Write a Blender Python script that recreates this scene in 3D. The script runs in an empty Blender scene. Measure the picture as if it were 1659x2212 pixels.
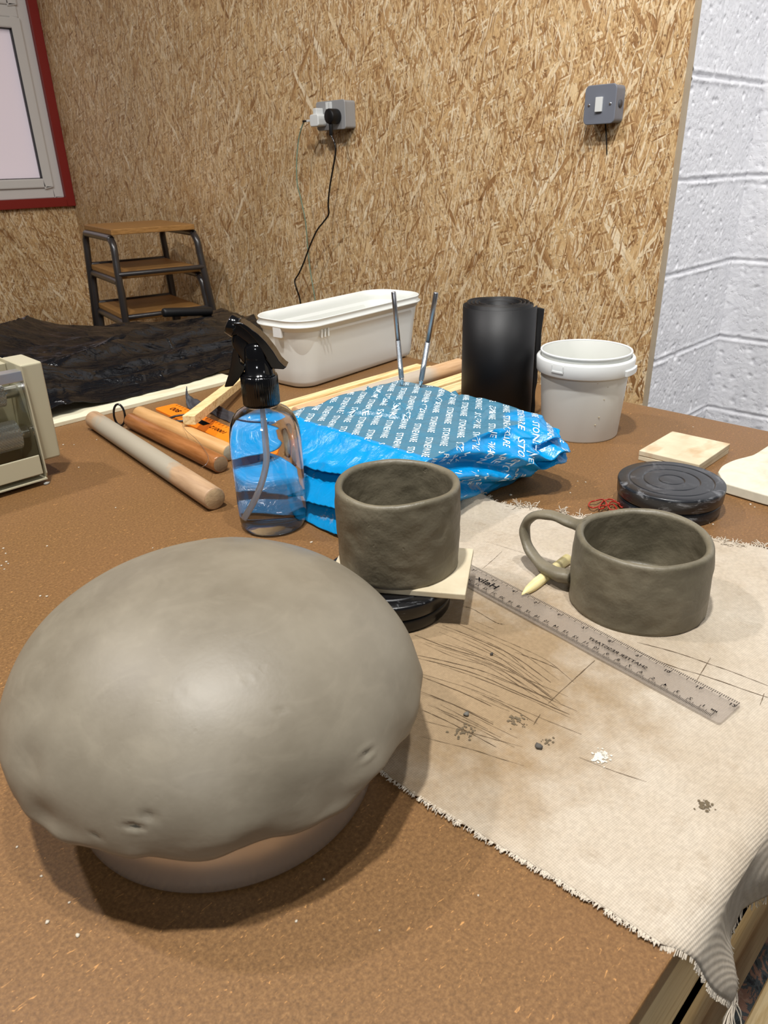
import bpy, bmesh, math, random
from mathutils import Vector, Matrix, noise
from mathutils.bvhtree import BVHTree
random.seed(7)
sc = bpy.context.scene
COL = sc.collection
PI = math.pi
# ------------------------------------------------------------------ camera
F_PX, PPX, PPY = 1574.0, 829.5, 1106.0
CAM = Vector((0, 0, 1.107))
RX = Vector((0.70580596, -0.32182378, 0.6310843))      # world X in camera axes (right, down, forward)
RY = Vector((-0.70792287, -0.28755589, 0.64510218))
RZ = Vector((-0.02613721, -0.90207598, -0.43078507))
def ray(u, v):
    d = Vector((u - PPX, v - PPY, F_PX)).normalized()
    return Vector((RX.dot(d), RY.dot(d), RZ.dot(d)))
def pz(u, v, z=.75):
    d = ray(u, v); return CAM + d * ((z - CAM.z) / d.z)
def px_(u, v, x):
    d = ray(u, v); return CAM + d * (x / d.x)
def py_(u, v, y):
    d = ray(u, v); return CAM + d * (y / d.y)
cd = bpy.data.cameras.new('camera'); cam = bpy.data.objects.new('camera', cd); COL.objects.link(cam)
cd.sensor_fit = 'VERTICAL'; cd.sensor_height = 36.0; cd.sensor_width = 27.0
cd.lens = 36.0 * F_PX / 2212.0; cd.clip_start = .02; cd.clip_end = 50
right = Vector((RX[0], RY[0], RZ[0])); down = Vector((RX[1], RY[1], RZ[1])); fwd = Vector((RX[2], RY[2], RZ[2]))
M = Matrix((right, -down, -fwd)).transposed().to_4x4(); M.translation = CAM
cam.matrix_world = M
cd.dof.use_dof = True; cd.dof.focus_distance = .74; cd.dof.aperture_fstop = 24
sc.camera = cam
# ------------------------------------------------------------------ light
sc.view_settings.view_transform = 'Standard'; sc.view_settings.look = 'None'
sc.view_settings.gamma = 1; sc.view_settings.use_curve_mapping = False; sc.view_settings.exposure = 0.0
w = bpy.data.worlds.new('world'); sc.world = w; w.use_nodes = True
w.node_tree.nodes['Background'].inputs[0].default_value = (.93, .95, 1, 1)
w.node_tree.nodes['Background'].inputs[1].default_value = .075
def area(name, loc, target, power, sx, sy=None, col=(1, 1, 1), spread=180, shape=None):
    l = bpy.data.lights.new(name, 'AREA'); l.energy = power; l.color = col; l.size = sx
    l.shape = shape or ('RECTANGLE' if sy else 'DISK')
    if sy: l.size_y = sy
    l.spread = math.radians(spread)
    o = bpy.data.objects.new(name, l); COL.objects.link(o); o.location = loc
    d = Vector(target) - Vector(loc); o.rotation_euler = d.to_track_quat('-Z', 'Y').to_euler()
    return o
area('ceiling_spot_left', (-.08, .22, 3.17), (.3, .35, .75), 60, .11, None, (1, .98, .95))
area('ceiling_spot_right', (.36, -.14, 3.17), (.5, .30, .75), 25, .09, None, (1, .98, .95))
area('ceiling_spot_far', (-.5, 1.75, 3.17), (.2, 1.4, .75), 35, .12, None, (1, .95, .93))
area('fill_light_back', (-1.7, -1.5, 2.5), (.8, .8, .8), 18, .5, .3, (.95, .97, 1))  # soft fill added behind the camera to lift the upright sides
area('fill_light_block_wall', (1.25, -1.2, 3.0), (2.25, .75, 1.0), 8.5, .4, .3, (1, .99, .97), 75)  # added fill with a narrowed spread, brightens the block walls only

# ------------------------------------------------------------------ node helpers
def mat(name):
    m = bpy.data.materials.new(name); m.use_nodes = True
    nt = m.node_tree; return m, nt, nt.nodes['Principled BSDF']
def nd(nt, t, **k):
    n = nt.nodes.new(t)
    for a, b in k.items():
        if a.startswith('i_'):
            key = a[2:]; key = int(key) if key.isdigit() else key.replace('_', ' ')
            n.inputs[key].default_value = b
        else: setattr(n, a, b)
    return n
def ln(nt, a, b): nt.links.new(a, b)
def srgb(r, g, b):
    f = lambda c: (c / 255 / 12.92) if c / 255 <= .04045 else ((c / 255 + .055) / 1.055) ** 2.4
    return (f(r), f(g), f(b), 1)
def coords(nt, scale=(1, 1, 1), rot=(0, 0, 0), loc=(0, 0, 0), kind='Object', src=None):
    mp = nd(nt, 'ShaderNodeMapping'); mp.inputs['Scale'].default_value = scale
    mp.inputs['Rotation'].default_value = rot; mp.inputs['Location'].default_value = loc
    if src is None:
        tc = nd(nt, 'ShaderNodeTexCoord'); src = tc.outputs[kind]
    ln(nt, src, mp.inputs['Vector']); return mp.outputs['Vector']
def noi(nt, vec, scale, detail=4, rough=.55, dist=0):
    n = nd(nt, 'ShaderNodeTexNoise'); n.inputs['Scale'].default_value = scale
    n.inputs['Detail'].default_value = detail; n.inputs['Roughness'].default_value = rough; n.inputs['Distortion'].default_value = dist
    ln(nt, vec, n.inputs['Vector']); return n.outputs['Fac']
def ramp(nt, fac, stops, interp='LINEAR'):
    r = nd(nt, 'ShaderNodeValToRGB'); r.color_ramp.interpolation = interp
    e = r.color_ramp.elements
    while len(e) < len(stops): e.new(.5)
    for i, (p, c) in enumerate(stops):
        e[i].position = p; e[i].color = c if len(c) == 4 else (*c, 1)
    ln(nt, fac, r.inputs['Fac']); return r.outputs['Color']
def mix(nt, fac, a, b, blend='MIX'):
    n = nd(nt, 'ShaderNodeMix', data_type='RGBA', blend_type=blend)
    for s, v in ((0, fac), (6, a), (7, b)):
        if hasattr(v, 'links') or hasattr(v, 'is_linked'): ln(nt, v, n.inputs[s])
        elif s == 0: n.inputs[0].default_value = v
        else: n.inputs[s].default_value = v
    return n.outputs[2]
def math_(nt, op, a, b=0., c=None, clamp=False):
    n = nd(nt, 'ShaderNodeMath', operation=op, use_clamp=clamp)
    for i, v in enumerate((a, b) + ((c,) if c is not None else ())):
        if hasattr(v, 'is_linked'): ln(nt, v, n.inputs[i])
        else: n.inputs[i].default_value = v
    return n.outputs[0]
def bump(nt, bs, h, strength=.3, dist=.002):
    b = nd(nt, 'ShaderNodeBump'); b.inputs['Strength'].default_value = strength; b.inputs['Distance'].default_value = dist
    ln(nt, h, b.inputs['Height']); ln(nt, b.outputs['Normal'], bs.inputs['Normal']); return b
W4, B4 = (1, 1, 1, 1), (0, 0, 0, 1)
def plain(name, col, rough=.5, metal=0, spec=.5, bmp=0, bscale=200, var=.0, vscale=20):
    m, nt, bs = mat(name)
    bs.inputs['Base Color'].default_value = col; bs.inputs['Roughness'].default_value = rough
    bs.inputs['Metallic'].default_value = metal; bs.inputs['Specular IOR Level'].default_value = spec
    v = coords(nt)
    if var:
        c = mix(nt, noi(nt, v, vscale), (col[0] * (1 - var), col[1] * (1 - var), col[2] * (1 - var), 1), (min(1, col[0] * (1 + var)), min(1, col[1] * (1 + var)), min(1, col[2] * (1 + var)), 1))
        ln(nt, c, bs.inputs['Base Color'])
    if bmp: bump(nt, bs, noi(nt, v, bscale), bmp, .001)
    return m

# ---- OSB: several layers of long flat strands
def osb_mat(name, axis):      # axis 'X': wall lies in the YZ plane ; 'Y': in the XZ plane
    m, nt, bs = mat(name)
    tc = nd(nt, 'ShaderNodeTexCoord'); sp = nd(nt, 'ShaderNodeSeparateXYZ'); ln(nt, tc.outputs['Object'], sp.inputs[0])
    cb = nd(nt, 'ShaderNodeCombineXYZ'); ln(nt, sp.outputs['Y' if axis == 'X' else 'X'], cb.inputs[0]); ln(nt, sp.outputs['Z'], cb.inputs[1])
    base = cb.outputs[0]
    wn = nd(nt, 'ShaderNodeTexNoise'); wn.inputs['Scale'].default_value = 6; wn.inputs['Detail'].default_value = 4; ln(nt, base, wn.inputs['Vector'])
    wv = nd(nt, 'ShaderNodeVectorMath', operation='MULTIPLY_ADD'); wv.inputs[1].default_value = (.035, .03, 0)
    ln(nt, wn.outputs['Color'], wv.inputs[0]); ln(nt, base, wv.inputs[2]); vec = wv.outputs[0]
    col = None; hgt = None
    pal = [(0.0, srgb(150, 108, 66)), (.2, srgb(188, 146, 98)), (.42, srgb(212, 174, 122)), (.62, srgb(226, 192, 142)), (.82, srgb(238, 210, 164)), (1, srgb(250, 232, 200))]
    layers = [(4, .07, .012, .0), (-32, .055, .010, .45), (28, .06, .012, .5), (-10, .08, .013, .5), (64, .045, .008, .66), (14, .065, .009, .52), (-52, .05, .008, .68), (-3, .07, .007, .6), (9, .10, .015, .80), (-22, .055, .0045, .62), (40, .05, .004, .66), (2, .06, .0035, .64), (20, .04, .003, .68), (-72, .035, .005, .82), (-40, .10, .011, .90), (33, .09, .012, .91), (-14, .04, .0025, .70)]
    for i, (ang, L, Wd, thr) in enumerate(layers):
        a = math.radians(ang)
        v = coords(nt, (1, 1, 1), (0, 0, a), (i * 1.7, i * .9, 0), src=vec)
        v = coords(nt, (1 / Wd, 1 / L, 1), src=v)
        vo = nd(nt, 'ShaderNodeTexVoronoi', voronoi_dimensions='2D', feature='F1'); vo.inputs['Scale'].default_value = 1; vo.inputs['Randomness'].default_value = 1
        ln(nt, v, vo.inputs['Vector'])
        s = nd(nt, 'ShaderNodeSeparateColor'); ln(nt, vo.outputs['Color'], s.inputs[0])
        grain = noi(nt, coords(nt, (2.2, .16, 1), src=v), 3, 4, .65)
        tone = math_(nt, 'MULTIPLY_ADD', grain, .85, math_(nt, 'MULTIPLY_ADD', s.outputs[0], 1.1, -.47))
        c = ramp(nt, tone, pal)
        edge = ramp(nt, vo.outputs['Distance'], [(0, W4), (.5, W4), (.85, (.5, .42, .34, 1))])
        c = mix(nt, .55, c, edge, 'MULTIPLY')
        if col is None: col = c; hgt = tone
        else:
            k = ramp(nt, s.outputs[1], [(thr, B4), (thr + .01, W4)])
            col = mix(nt, k, col, c); hgt = mix(nt, k, hgt, math_(nt, 'ADD', tone, .12 * i))
    dk = ramp(nt, noi(nt, base, 75, 3, .6), [(.60, W4), (.70, (.26, .17, .1, 1))])
    col = mix(nt, .8, col, dk, 'MULTIPLY')
    big = ramp(nt, noi(nt, base, 3, 3), [(.3, (.86, .84, .8, 1)), (.7, (1.0, 1.0, 1.0, 1))])
    col = mix(nt, 1, col, big, 'MULTIPLY')
    mic = ramp(nt, noi(nt, coords(nt, (1, .45, 1), (0, 0, .1), src=base), 260, 5, .75), [(.3, (.74, .7, .66, 1)), (.5, (.98, .98, .98, 1)), (.68, (1.12, 1.12, 1.12, 1))])
    col = mix(nt, 1, col, mic, 'MULTIPLY')
    ln(nt, col, bs.inputs['Base Color'])
    bs.inputs['Roughness'].default_value = .55; bs.inputs['Specular IOR Level'].default_value = .35
    bump(nt, bs, hgt, .5, .0015)
    return m
OSB_X = osb_mat('osb_panel_main', 'X'); OSB_Y = osb_mat('osb_panel_side', 'Y')

def block_mat():
    m, nt, bs = mat('painted_block')
    v = coords(nt)
    n = noi(nt, v, 90, 6, .7)
    ln(nt, ramp(nt, noi(nt, v, 25, 4), [(.3, srgb(212, 212, 216)), (.7, srgb(226, 226, 229))]), bs.inputs['Base Color'])
    bs.inputs['Roughness'].default_value = .5
    pits = ramp(nt, noi(nt, v, 70, 3, .6), [(.28, B4), (.42, W4)])
    bump(nt, bs, math_(nt, 'ADD', n, math_(nt, 'MULTIPLY', pits, .6)), .55, .004); return m
BLOCK = block_mat()

def hardboard():
    m, nt, bs = mat('brown_hardboard')
    v = coords(nt)
    c = ramp(nt, noi(nt, v, 420, 5, .75), [(.3, srgb(88, 63, 36)), (.5, srgb(116, 84, 49)), (.72, srgb(142, 107, 66))])
    c = mix(nt, ramp(nt, noi(nt, v, 4, 4), [(.35, B4), (.7, (.35, .35, .35, 1))]), c, srgb(128, 92, 62))
    fl = ramp(nt, noi(nt, coords(nt, (1, 3, 1), (0, 0, .6), src=v), 190, 2, .5, 1.5), [(.67, B4), (.73, W4)])
    c = mix(nt, math_(nt, 'MULTIPLY', fl, .7), c, srgb(205, 150, 88))
    fl2 = ramp(nt, noi(nt, coords(nt, (3, 1, 1), (0, 0, .2), src=v), 150, 2, .5, 1.5), [(.73, B4), (.78, W4)])
    c = mix(nt, math_(nt, 'MULTIPLY', fl2, .5), c, srgb(84, 50, 26))
    ln(nt, c, bs.inputs['Base Color']); bs.inputs['Roughness'].default_value = .48; bs.inputs['Specular IOR Level'].default_value = .35
    bump(nt, bs, noi(nt, v, 500, 4), .12, .0006); return m
TABLE = hardboard()

def wood(name, c0, c1, grain=(1, 14, 14), scale=18, rough=.5, spec=.3, axis=0):
    m, nt, bs = mat(name)
    v = coords(nt, grain)
    n = noi(nt, v, scale, 5, .6, .4)
    c = ramp(nt, n, [(.3, c0), (.55, c1), (.75, tuple(x * .85 for x in c1[:3]) + (1,))])
    ln(nt, c, bs.inputs['Base Color']); bs.inputs['Roughness'].default_value = rough; bs.inputs['Specular IOR Level'].default_value = spec
    bump(nt, bs, n, .15, .0005); return m
PINE = wood('pine', srgb(196, 164, 110), srgb(226, 202, 156))
PINE_Y = wood('pine_across', srgb(196, 164, 110), srgb(226, 202, 156), (14, 1, 14))
PINE_STICK = wood('pine_stick', srgb(190, 150, 90), srgb(238, 212, 160), (2, 30, 30), 9)
PLY = wood('pale_plywood', srgb(206, 197, 165), srgb(224, 217, 190), (2, 10, 10), 8)
SHELF = wood('oiled_wood', srgb(132, 94, 48), srgb(168, 124, 70), (2, 14, 14), 14)
WHITE_PL = plain('white_plastic', srgb(218, 220, 218), .34, spec=.5)
TUB_PL = plain('cream_tub_plastic', srgb(216, 217, 211), .4)
BLACK_PL = plain('black_gloss_plastic', srgb(10, 10, 12), .12, spec=.6)
def film(name, col, s=30, st=.5, rough=.22):
    m, nt, bs = mat(name); v = coords(nt)
    bs.inputs['Base Color'].default_value = col; bs.inputs['Roughness'].default_value = rough; bs.inputs['Specular IOR Level'].default_value = .42
    h = noi(nt, coords(nt, (.5, 2.6, 1), (0, 0, .12), src=v), s, 5, .55, .7)
    cr_ = math_(nt, 'ABSOLUTE', math_(nt, 'SUBTRACT', noi(nt, coords(nt, (.8, 1.6, 1), (0, 0, -.5), src=v), s * .6, 3, .5, .4), .5))
    bump(nt, bs, math_(nt, 'ADD', h, math_(nt, 'MULTIPLY', ramp(nt, cr_, [(0, W4), (.05, B4)]), .12)), st, .008); return m
BLACK_FILM = film('black_film', srgb(13, 13, 16), 22, 1.0, .2)
BLACK_DULL = plain('black_dull_plastic', srgb(11, 11, 13), .5, spec=.35, bmp=.15, bscale=40, var=.3)
GREY_BOX = plain('grey_metal_clad', srgb(112, 116, 126), .42, .0, .5, .1, 400)
GREY_SOCK = plain('grey_metal_clad_pale', srgb(150, 150, 150), .42, .0, .5, .1, 400)
STEEL = plain('chrome', (.7, .7, .72, 1), .22, 1)
DARK_STEEL = plain('dark_steel_tube', srgb(50, 46, 45), .3, .0, .8)
PRESS = plain('cream_enamel', srgb(180, 173, 146), .32, spec=.5)
RED = plain('red_trim_paint', srgb(136, 32, 26), .4)
UPVC = plain('upvc_white', srgb(222, 220, 216), .3)
RUBBER = plain('black_rubber', srgb(20, 20, 20), .5)
ORANGE = plain('orange_plastic', srgb(240, 128, 20), .35)
INK = plain('black_ink', srgb(10, 10, 14), .8, spec=.05)
WHITE_INK = plain('white_ink', srgb(214, 232, 240), .5, spec=.2)

def clay_mat(name, c0, c1, rough, bst=.35):
    m, nt, bs = mat(name); v = coords(nt)
    a = noi(nt, v, 16, 5, .6); b = noi(nt, v, 120, 5, .65)
    c = ramp(nt, a, [(.3, c0), (.7, c1)])
    sm = ramp(nt, noi(nt, coords(nt, (1, 1, 3), src=v), 30, 4, .6, 1.2), [(.5, B4), (.72, W4)])
    c = mix(nt, math_(nt, 'MULTIPLY', sm, .25), c, tuple(min(1, x * 1.25) for x in c1[:3]) + (1,))
    ln(nt, c, bs.inputs['Base Color'])
    ln(nt, math_(nt, 'MULTIPLY_ADD', a, .22, rough - .11), bs.inputs['Roughness'])
    bs.inputs['Specular IOR Level'].default_value = .45
    h = math_(nt, 'ADD', math_(nt, 'MULTIPLY', a, 1.5), math_(nt, 'MULTIPLY', b, .18))
    pits = ramp(nt, noi(nt, v, 160, 2, .4), [(.2, B4), (.27, W4)])
    pits2 = ramp(nt, noi(nt, v, 70, 2, .4), [(.2, B4), (.25, W4)])
    bump(nt, bs, math_(nt, 'ADD', h, math_(nt, 'ADD', math_(nt, 'MULTIPLY', pits, .12), math_(nt, 'MULTIPLY', pits2, .15))), bst, .003); return m
CLAY = clay_mat('wet_clay', srgb(92, 86, 70), srgb(122, 114, 95), .48, .75)
CLAY_DOME = clay_mat('smoothed_clay', srgb(113, 105, 90), srgb(131, 123, 107), .47, .16)

# ------------------------------------------------------------------ mesh helpers
def top_of(o):
    while o.parent: o = o.parent
    return o
def tag(o, label=None, cat=None, group=None, kind=None):
    if label: o['label'] = label
    if cat: o['category'] = cat
    if group: o['group'] = group
    if kind: o['kind'] = kind
    return o
def thing(name, label, cat, loc, group=None):
    o = bpy.data.objects.new(name, None); COL.objects.link(o); o.location = loc; o.empty_display_size = .02
    return tag(o, label, cat, group)
def mk(name, vf, m, parent=None, origin=None, smooth=True, bevel=0, subsurf=0, solid=0, seg=2):
    v, f = vf
    off = Vector(top_of(parent).location) if parent else Vector(origin or (0, 0, 0))
    me = bpy.data.meshes.new(name); me.from_pydata([tuple(Vector(p) - off) for p in v], [], f); me.update()
    bm = bmesh.new(); bm.from_mesh(me); bmesh.ops.remove_doubles(bm, verts=bm.verts, dist=1e-6)
    bmesh.ops.recalc_face_normals(bm, faces=bm.faces); bm.to_mesh(me); bm.free()
    me.polygons.foreach_set('use_smooth', [bool(smooth)] * len(me.polygons))
    o = bpy.data.objects.new(name, me); COL.objects.link(o); me.materials.append(m)
    if parent: o.parent = parent
    else: o.location = off
    if solid:
        s = o.modifiers.new('solid', 'SOLIDIFY'); s.thickness = solid; s.offset = 0
    if bevel:
        b = o.modifiers.new('bevel', 'BEVEL'); b.width = bevel; b.segments = seg; b.limit_method = 'ANGLE'; b.angle_limit = math.radians(40)
    if subsurf:
        s = o.modifiers.new('sub', 'SUBSURF'); s.levels = s.render_levels = subsurf
    if smooth and bevel: wn = o.modifiers.new('wn', 'WEIGHTED_NORMAL'); wn.keep_sharp = False
    return o
def join(*vfs):
    V, Fc = [], []
    for v, f in vfs:
        n = len(V); V += list(v); Fc += [[i + n for i in q] for q in f]
    return V, Fc
def box(x0, x1, y0, y1, z0, z1):
    V = [(x, y, z) for x in (x0, x1) for y in (y0, y1) for z in (z0, z1)]
    return V, [(0, 1, 3, 2), (4, 6, 7, 5), (0, 4, 5, 1), (2, 3, 7, 6), (0, 2, 6, 4), (1, 5, 7, 3)]
def obox(c, ux, uy, uz, a, b, h):     # oriented box, half sizes a b h
    c = Vector(c); ux = Vector(ux).normalized(); uy = Vector(uy).normalized(); uz = Vector(uz).normalized()
    V = [c + ux * (a * i) + uy * (b * j) + uz * (h * k) for i in (-1, 1) for j in (-1, 1) for k in (-1, 1)]
    return V, box(0, 1, 0, 1, 0, 1)[1]
def beam(p, q, w_, h_, up=(0, 0, 1)):
    p, q = Vector(p), Vector(q); d = (q - p); u = Vector(up); s = d.cross(u).normalized(); u2 = s.cross(d).normalized()
    return obox((p + q) / 2, d, s, u2, d.length / 2, w_ / 2, h_ / 2)
def prism(poly, z0, z1):
    n = len(poly); V = [(x, y, z0) for x, y in poly] + [(x, y, z1) for x, y in poly]
    return V, [list(range(n))[::-1], list(range(n, 2 * n))] + [(i, (i + 1) % n, n + (i + 1) % n, n + i) for i in range(n)]
def lathe(prof, c=(0, 0, 0), n=64, fn=None, closed=False):
    V, Fc = [], []
    for k, (r, z) in enumerate(prof):
        for i in range(n):
            a = 2 * PI * i / n; p = Vector((c[0] + r * math.cos(a), c[1] + r * math.sin(a), c[2] + z))
            V.append(fn(p, a, k, r) if fn else p)
    m_ = len(prof)
    for k in range(m_ - 1 + (1 if closed else 0)):
        k2 = (k + 1) % m_
        for i in range(n): Fc.append((k * n + i, k * n + (i + 1) % n, k2 * n + (i + 1) % n, k2 * n + i))
    if not closed:
        if prof[0][0] > 1e-5: Fc.append(list(range(n))[::-1])
        if prof[-1][0] > 1e-5: Fc.append([(m_ - 1) * n + i for i in range(n)])
    return V, Fc
def spline(pts, n=8):
    P = [Vector(p) for p in pts]; out = []
    for i in range(len(P) - 1):
        p0 = P[i - 1] if i else P[0] * 2 - P[1]; p1, p2 = P[i], P[i + 1]; p3 = P[i + 2] if i + 2 < len(P) else p2 * 2 - p1
        for k in range(n):
            t = k / n
            out.append(.5 * ((2 * p1) + (p2 - p0) * t + (2 * p0 - 5 * p1 + 4 * p2 - p3) * t * t + (3 * p1 - p0 - 3 * p2 + p3) * t ** 3))
    out.append(P[-1]); return out
def tube(pts, r, n=10, closed=False, cap=True, rad=None, flat=None):
    P = [Vector(p) for p in pts]; V, Fc = [], []; N = len(P); up = Vector((0, 0, 1)); s = None
    for i in range(N):
        a = P[(i - 1) % N] if (closed or i) else P[0]; b = P[(i + 1) % N] if (closed or i < N - 1) else P[-1]
        d = (b - a).normalized()
        if s is None:
            s = d.cross(up) if abs(d.dot(up)) < .95 else d.cross(Vector((1, 0, 0)))
        s = (s - d * s.dot(d)).normalized(); u = s.cross(d)
        rr = rad[i] if rad else r
        for k in range(n):
            t = 2 * PI * k / n; fx = flat[0] if flat else 1; fy = flat[1] if flat else 1
            V.append(P[i] + s * (rr * math.cos(t) * fx) + u * (rr * math.sin(t) * fy))
    for i in range(N if closed else N - 1):
        j = (i + 1) % N
        for k in range(n): Fc.append((i * n + k, i * n + (k + 1) % n, j * n + (k + 1) % n, j * n + k))
    if cap and not closed: Fc += [list(range(n))[::-1], [(N - 1) * n + k for k in range(n)]]
    return V, Fc
def grid(fn, nu, nv):
    V = [fn(i / nu, j / nv) for i in range(nu + 1) for j in range(nv + 1)]
    return V, [(i * (nv + 1) + j, (i + 1) * (nv + 1) + j, (i + 1) * (nv + 1) + j + 1, i * (nv + 1) + j + 1) for i in range(nu) for j in range(nv)]
def cylbetween(p, q, r, n=32, bev=.001):
    p, q = Vector(p), Vector(q); d = (q - p).normalized()
    return tube([p, p + d * bev * .5, p + d * bev * 1.5, q - d * bev * 1.5, q - d * bev * .5, q], r, n, rad=[r - bev, r - bev * .3, r, r, r - bev * .3, r - bev])
def nz(p, s, o=0): return noise.noise(Vector((p[0] * s + o, p[1] * s + o * .7, p[2] * s - o)))
def sst(a, b, x):
    t = max(0, min(1, (x - a) / (b - a))); return t * t * (3 - 2 * t)
_fc = {}
def text_vf(s, size, extr=0):
    if s in _fc: v, f = _fc[s]
    else:
        c = bpy.data.curves.new('t', 'FONT'); c.body = s; c.size = 1; c.resolution_u = 2; c.offset = .012; c.align_x = 'CENTER'; c.align_y = 'CENTER'
        o = bpy.data.objects.new('t', c); COL.objects.link(o)
        dg = bpy.context.evaluated_depsgraph_get(); dg.update()
        me = bpy.data.meshes.new_from_object(o.evaluated_get(dg))
        v = [Vector(p.co) for p in me.vertices]; f = [list(p.vertices) for p in me.polygons]
        bpy.data.objects.remove(o); bpy.data.curves.remove(c); bpy.data.meshes.remove(me); _fc[s] = (v, f)
    return [p * size for p in v], [list(q) for q in f]
def place_text(s, size, c, ux, uy, sx=1):
    v, f = text_vf(s, size); c, ux, uy = Vector(c), Vector(ux).normalized(), Vector(uy).normalized()
    return [c + ux * (p.x * sx) + uy * p.y for p in v], f

# ================================================================== THE ROOM
T = .75
XW, YW, YB, XB = 1.87, 4.28, .87, 2.32
o = mk('floor', box(-3, 3.2, -2.5, 5, -.05, 0), plain('floor_concrete', srgb(70, 66, 62), .8, bmp=.3, bscale=30, var=.3)); tag(o, 'grey concrete floor of the workshop', 'floor', kind='structure')
o = mk('wall_back', box(XW, XW + .018, .879, 4.4, 0, 3.2), OSB_X, smooth=False); tag(o, 'tall wall clad in raw strand board behind the table', 'wall', kind='structure')
# side wall with a window opening, also strand board
wx0, wx1, wz0, wz1 = .62, 1.83, .985, 2.3
o = mk('wall_left', join(box(-3, XW, YW, YW + .02, 0, .955), box(-3, .55, YW, YW + .02, .955, 3.2), box(.55, XW, YW, YW + .02, 2.36, 3.2)), OSB_Y, smooth=False)
tag(o, 'strand board wall under and around the window', 'wall', kind='structure')
win = thing('window_1', 'white framed window with red trim and frosted pane in the corner', 'window', (1.2, YW, .955)); win['kind'] = 'structure'
def frame(x0, x1, z0, z1, wd, y0, y1):
    return join(box(x0, x0 + wd, y0, y1, z0, z1), box(x1 - wd, x1, y0, y1, z0, z1), box(x0 + wd, x1 - wd, y0, y1, z0, z0 + wd), box(x0 + wd, x1 - wd, y0, y1, z1 - wd, z1))
mk('window_trim', frame(.55, XW - .001, .945, 2.37, .045, YW - .03, YW + .02), RED, win, smooth=False, bevel=.002)
mk('window_frame', frame(.595, XW - .046, .990, 2.325, .05, YW - .004, YW + .05), UPVC, win, smooth=False, bevel=.004)
sash = mk('sash', frame(.645, XW - .096, 1.040, 1.80, .045, YW - .018, YW + .045), UPVC, win, smooth=False, bevel=.006)
mk('transom', join(box(.64, XW - .1, YW - .012, YW + .04, 1.80, 1.85), frame(.645, XW - .096, 1.85, 2.27, .045, YW - .018, YW + .045)), UPVC, win, smooth=False, bevel=.006)
mk('gasket', frame(.688, XW - .139, 1.083, 1.757, .006, YW + .0, YW + .034), RUBBER, sash, smooth=False)
m, nt, bs = mat('frosted_pane'); bs.inputs['Base Color'].default_value = srgb(226, 214, 220); bs.inputs['Roughness'].default_value = .35
bs.inputs['Emission Color'].default_value = srgb(226, 212, 220); bs.inputs['Emission Strength'].default_value = .28
bump(nt, bs, noi(nt, coords(nt), 40, 4), .1, .002)
mk('pane', box(.69, XW - .14, YW + .022, YW + .028, 1.085, 1.755), m, sash, smooth=False)
mk('upper_pane', box(.69, XW - .14, YW + .022, YW + .028, 1.89, 2.23), m, win, smooth=False)
# strand board edge and stud at the end of the panel
o = mk('trim_1', box(XW + .0005, XW + .020, .8725, .8792, 0, 3.2), plain('sawn_edge', srgb(166, 150, 126), .7, bmp=.3, bscale=120, var=.15), smooth=False); tag(o, 'sawn grey edge of the strand board beside the block wall', 'trim', kind='structure')
# painted block walls, courses of 225 mm
def course(z):
    k = (z - .602) / .2245; d = abs(k - round(k)) * .2245; return d, math.floor(k)
def block_disp(s, z, off, sd):
    d, row = course(z); h = 0
    h -= .0042 * (1 - sst(.0015, .006, d + .0035 * nz((s * 30, z * 30, sd), 1))) 
    h += .0035 * math.exp(-((d - .010) / .004) ** 2) * (.5 + nz((s * 14, z * 14, 2 + sd), 1))
    st = (s + off + (row % 2) * .2245) / .449; e = abs(st - round(st)) * .449
    h -= .0014 * (1 - sst(.001, .006, e))
    h += .0010 * nz((s * 16, z * 16, sd), 1) + .0012 * nz((s * 110, z * 110, sd), 1)
    q = nz((s * 55, z * 55, sd + 9), 1)
    if q > .34: h -= .014 * (q - .34)
    return h
# return wall (plane Y = .87, faces -Y), back wall (plane X = 2.32, faces -X)
o = mk('wall_right', grid(lambda u, v: (XW + .020 + u * (XB - XW - .02 + .01), YB - block_disp(u * .44, .25 + v * 1.6, .1, 3) + .003, .25 + v * 1.6), 150, 530), BLOCK)
tag(o, 'short return wall of white painted concrete blocks beside the strand board', 'wall', kind='structure')
o = mk('wall_front', grid(lambda u, v: (XB - block_disp(u * 1.3, .0 + v * 1.9, .3, 7), YB + .01 - u * 1.3, .0 + v * 1.9), 330, 480), BLOCK)
tag(o, 'white painted concrete block wall at the far right', 'wall', kind='structure')
o = mk('wall_end', join(box(XW + .02, XB + .1, YB + .01, YB + .1, 0, 3.2), box(XB + .015, XB + .1, -2.5, YB + .1, 0, 3.2), box(XW + .02, XB + .1, YB + .0, YB + .05, 0, .26)), BLOCK, smooth=False); tag(o, 'body of the white block wall', 'wall', kind='structure')

# ================================================================== SWITCH AND SOCKET
def rrect(x0, x1, y0, y1, r, n=6):
    out = []
    for cx, cy, a0 in ((x1 - r, y1 - r, 0), (x0 + r, y1 - r, PI / 2), (x0 + r, y0 + r, PI), (x1 - r, y0 + r, 3 * PI / 2)):
        for k in range(n + 1):
            a = a0 + PI / 2 * k / n; out.append((cx + r * math.cos(a), cy + r * math.sin(a)))
    return out
def xprism(poly, x0, x1):       # polygon in (y,z), thickness along x
    V, Fc = prism(poly, x0, x1); return [(p[2], p[0], p[1]) for p in V], Fc
sw = thing('light_switch', 'grey metal surface light switch with a white rocker on the strand board', 'light switch', (XW, 1.067, 1.225))
mk('back_box', xprism(rrect(1.026, 1.108, 1.184, 1.266, .010), XW - .040, XW), GREY_BOX, sw, bevel=.001)
fp = mk('face_plate', xprism(rrect(1.024, 1.110, 1.182, 1.268, .012), XW - .0455, XW - .0395), GREY_BOX, sw, bevel=.002)
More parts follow.
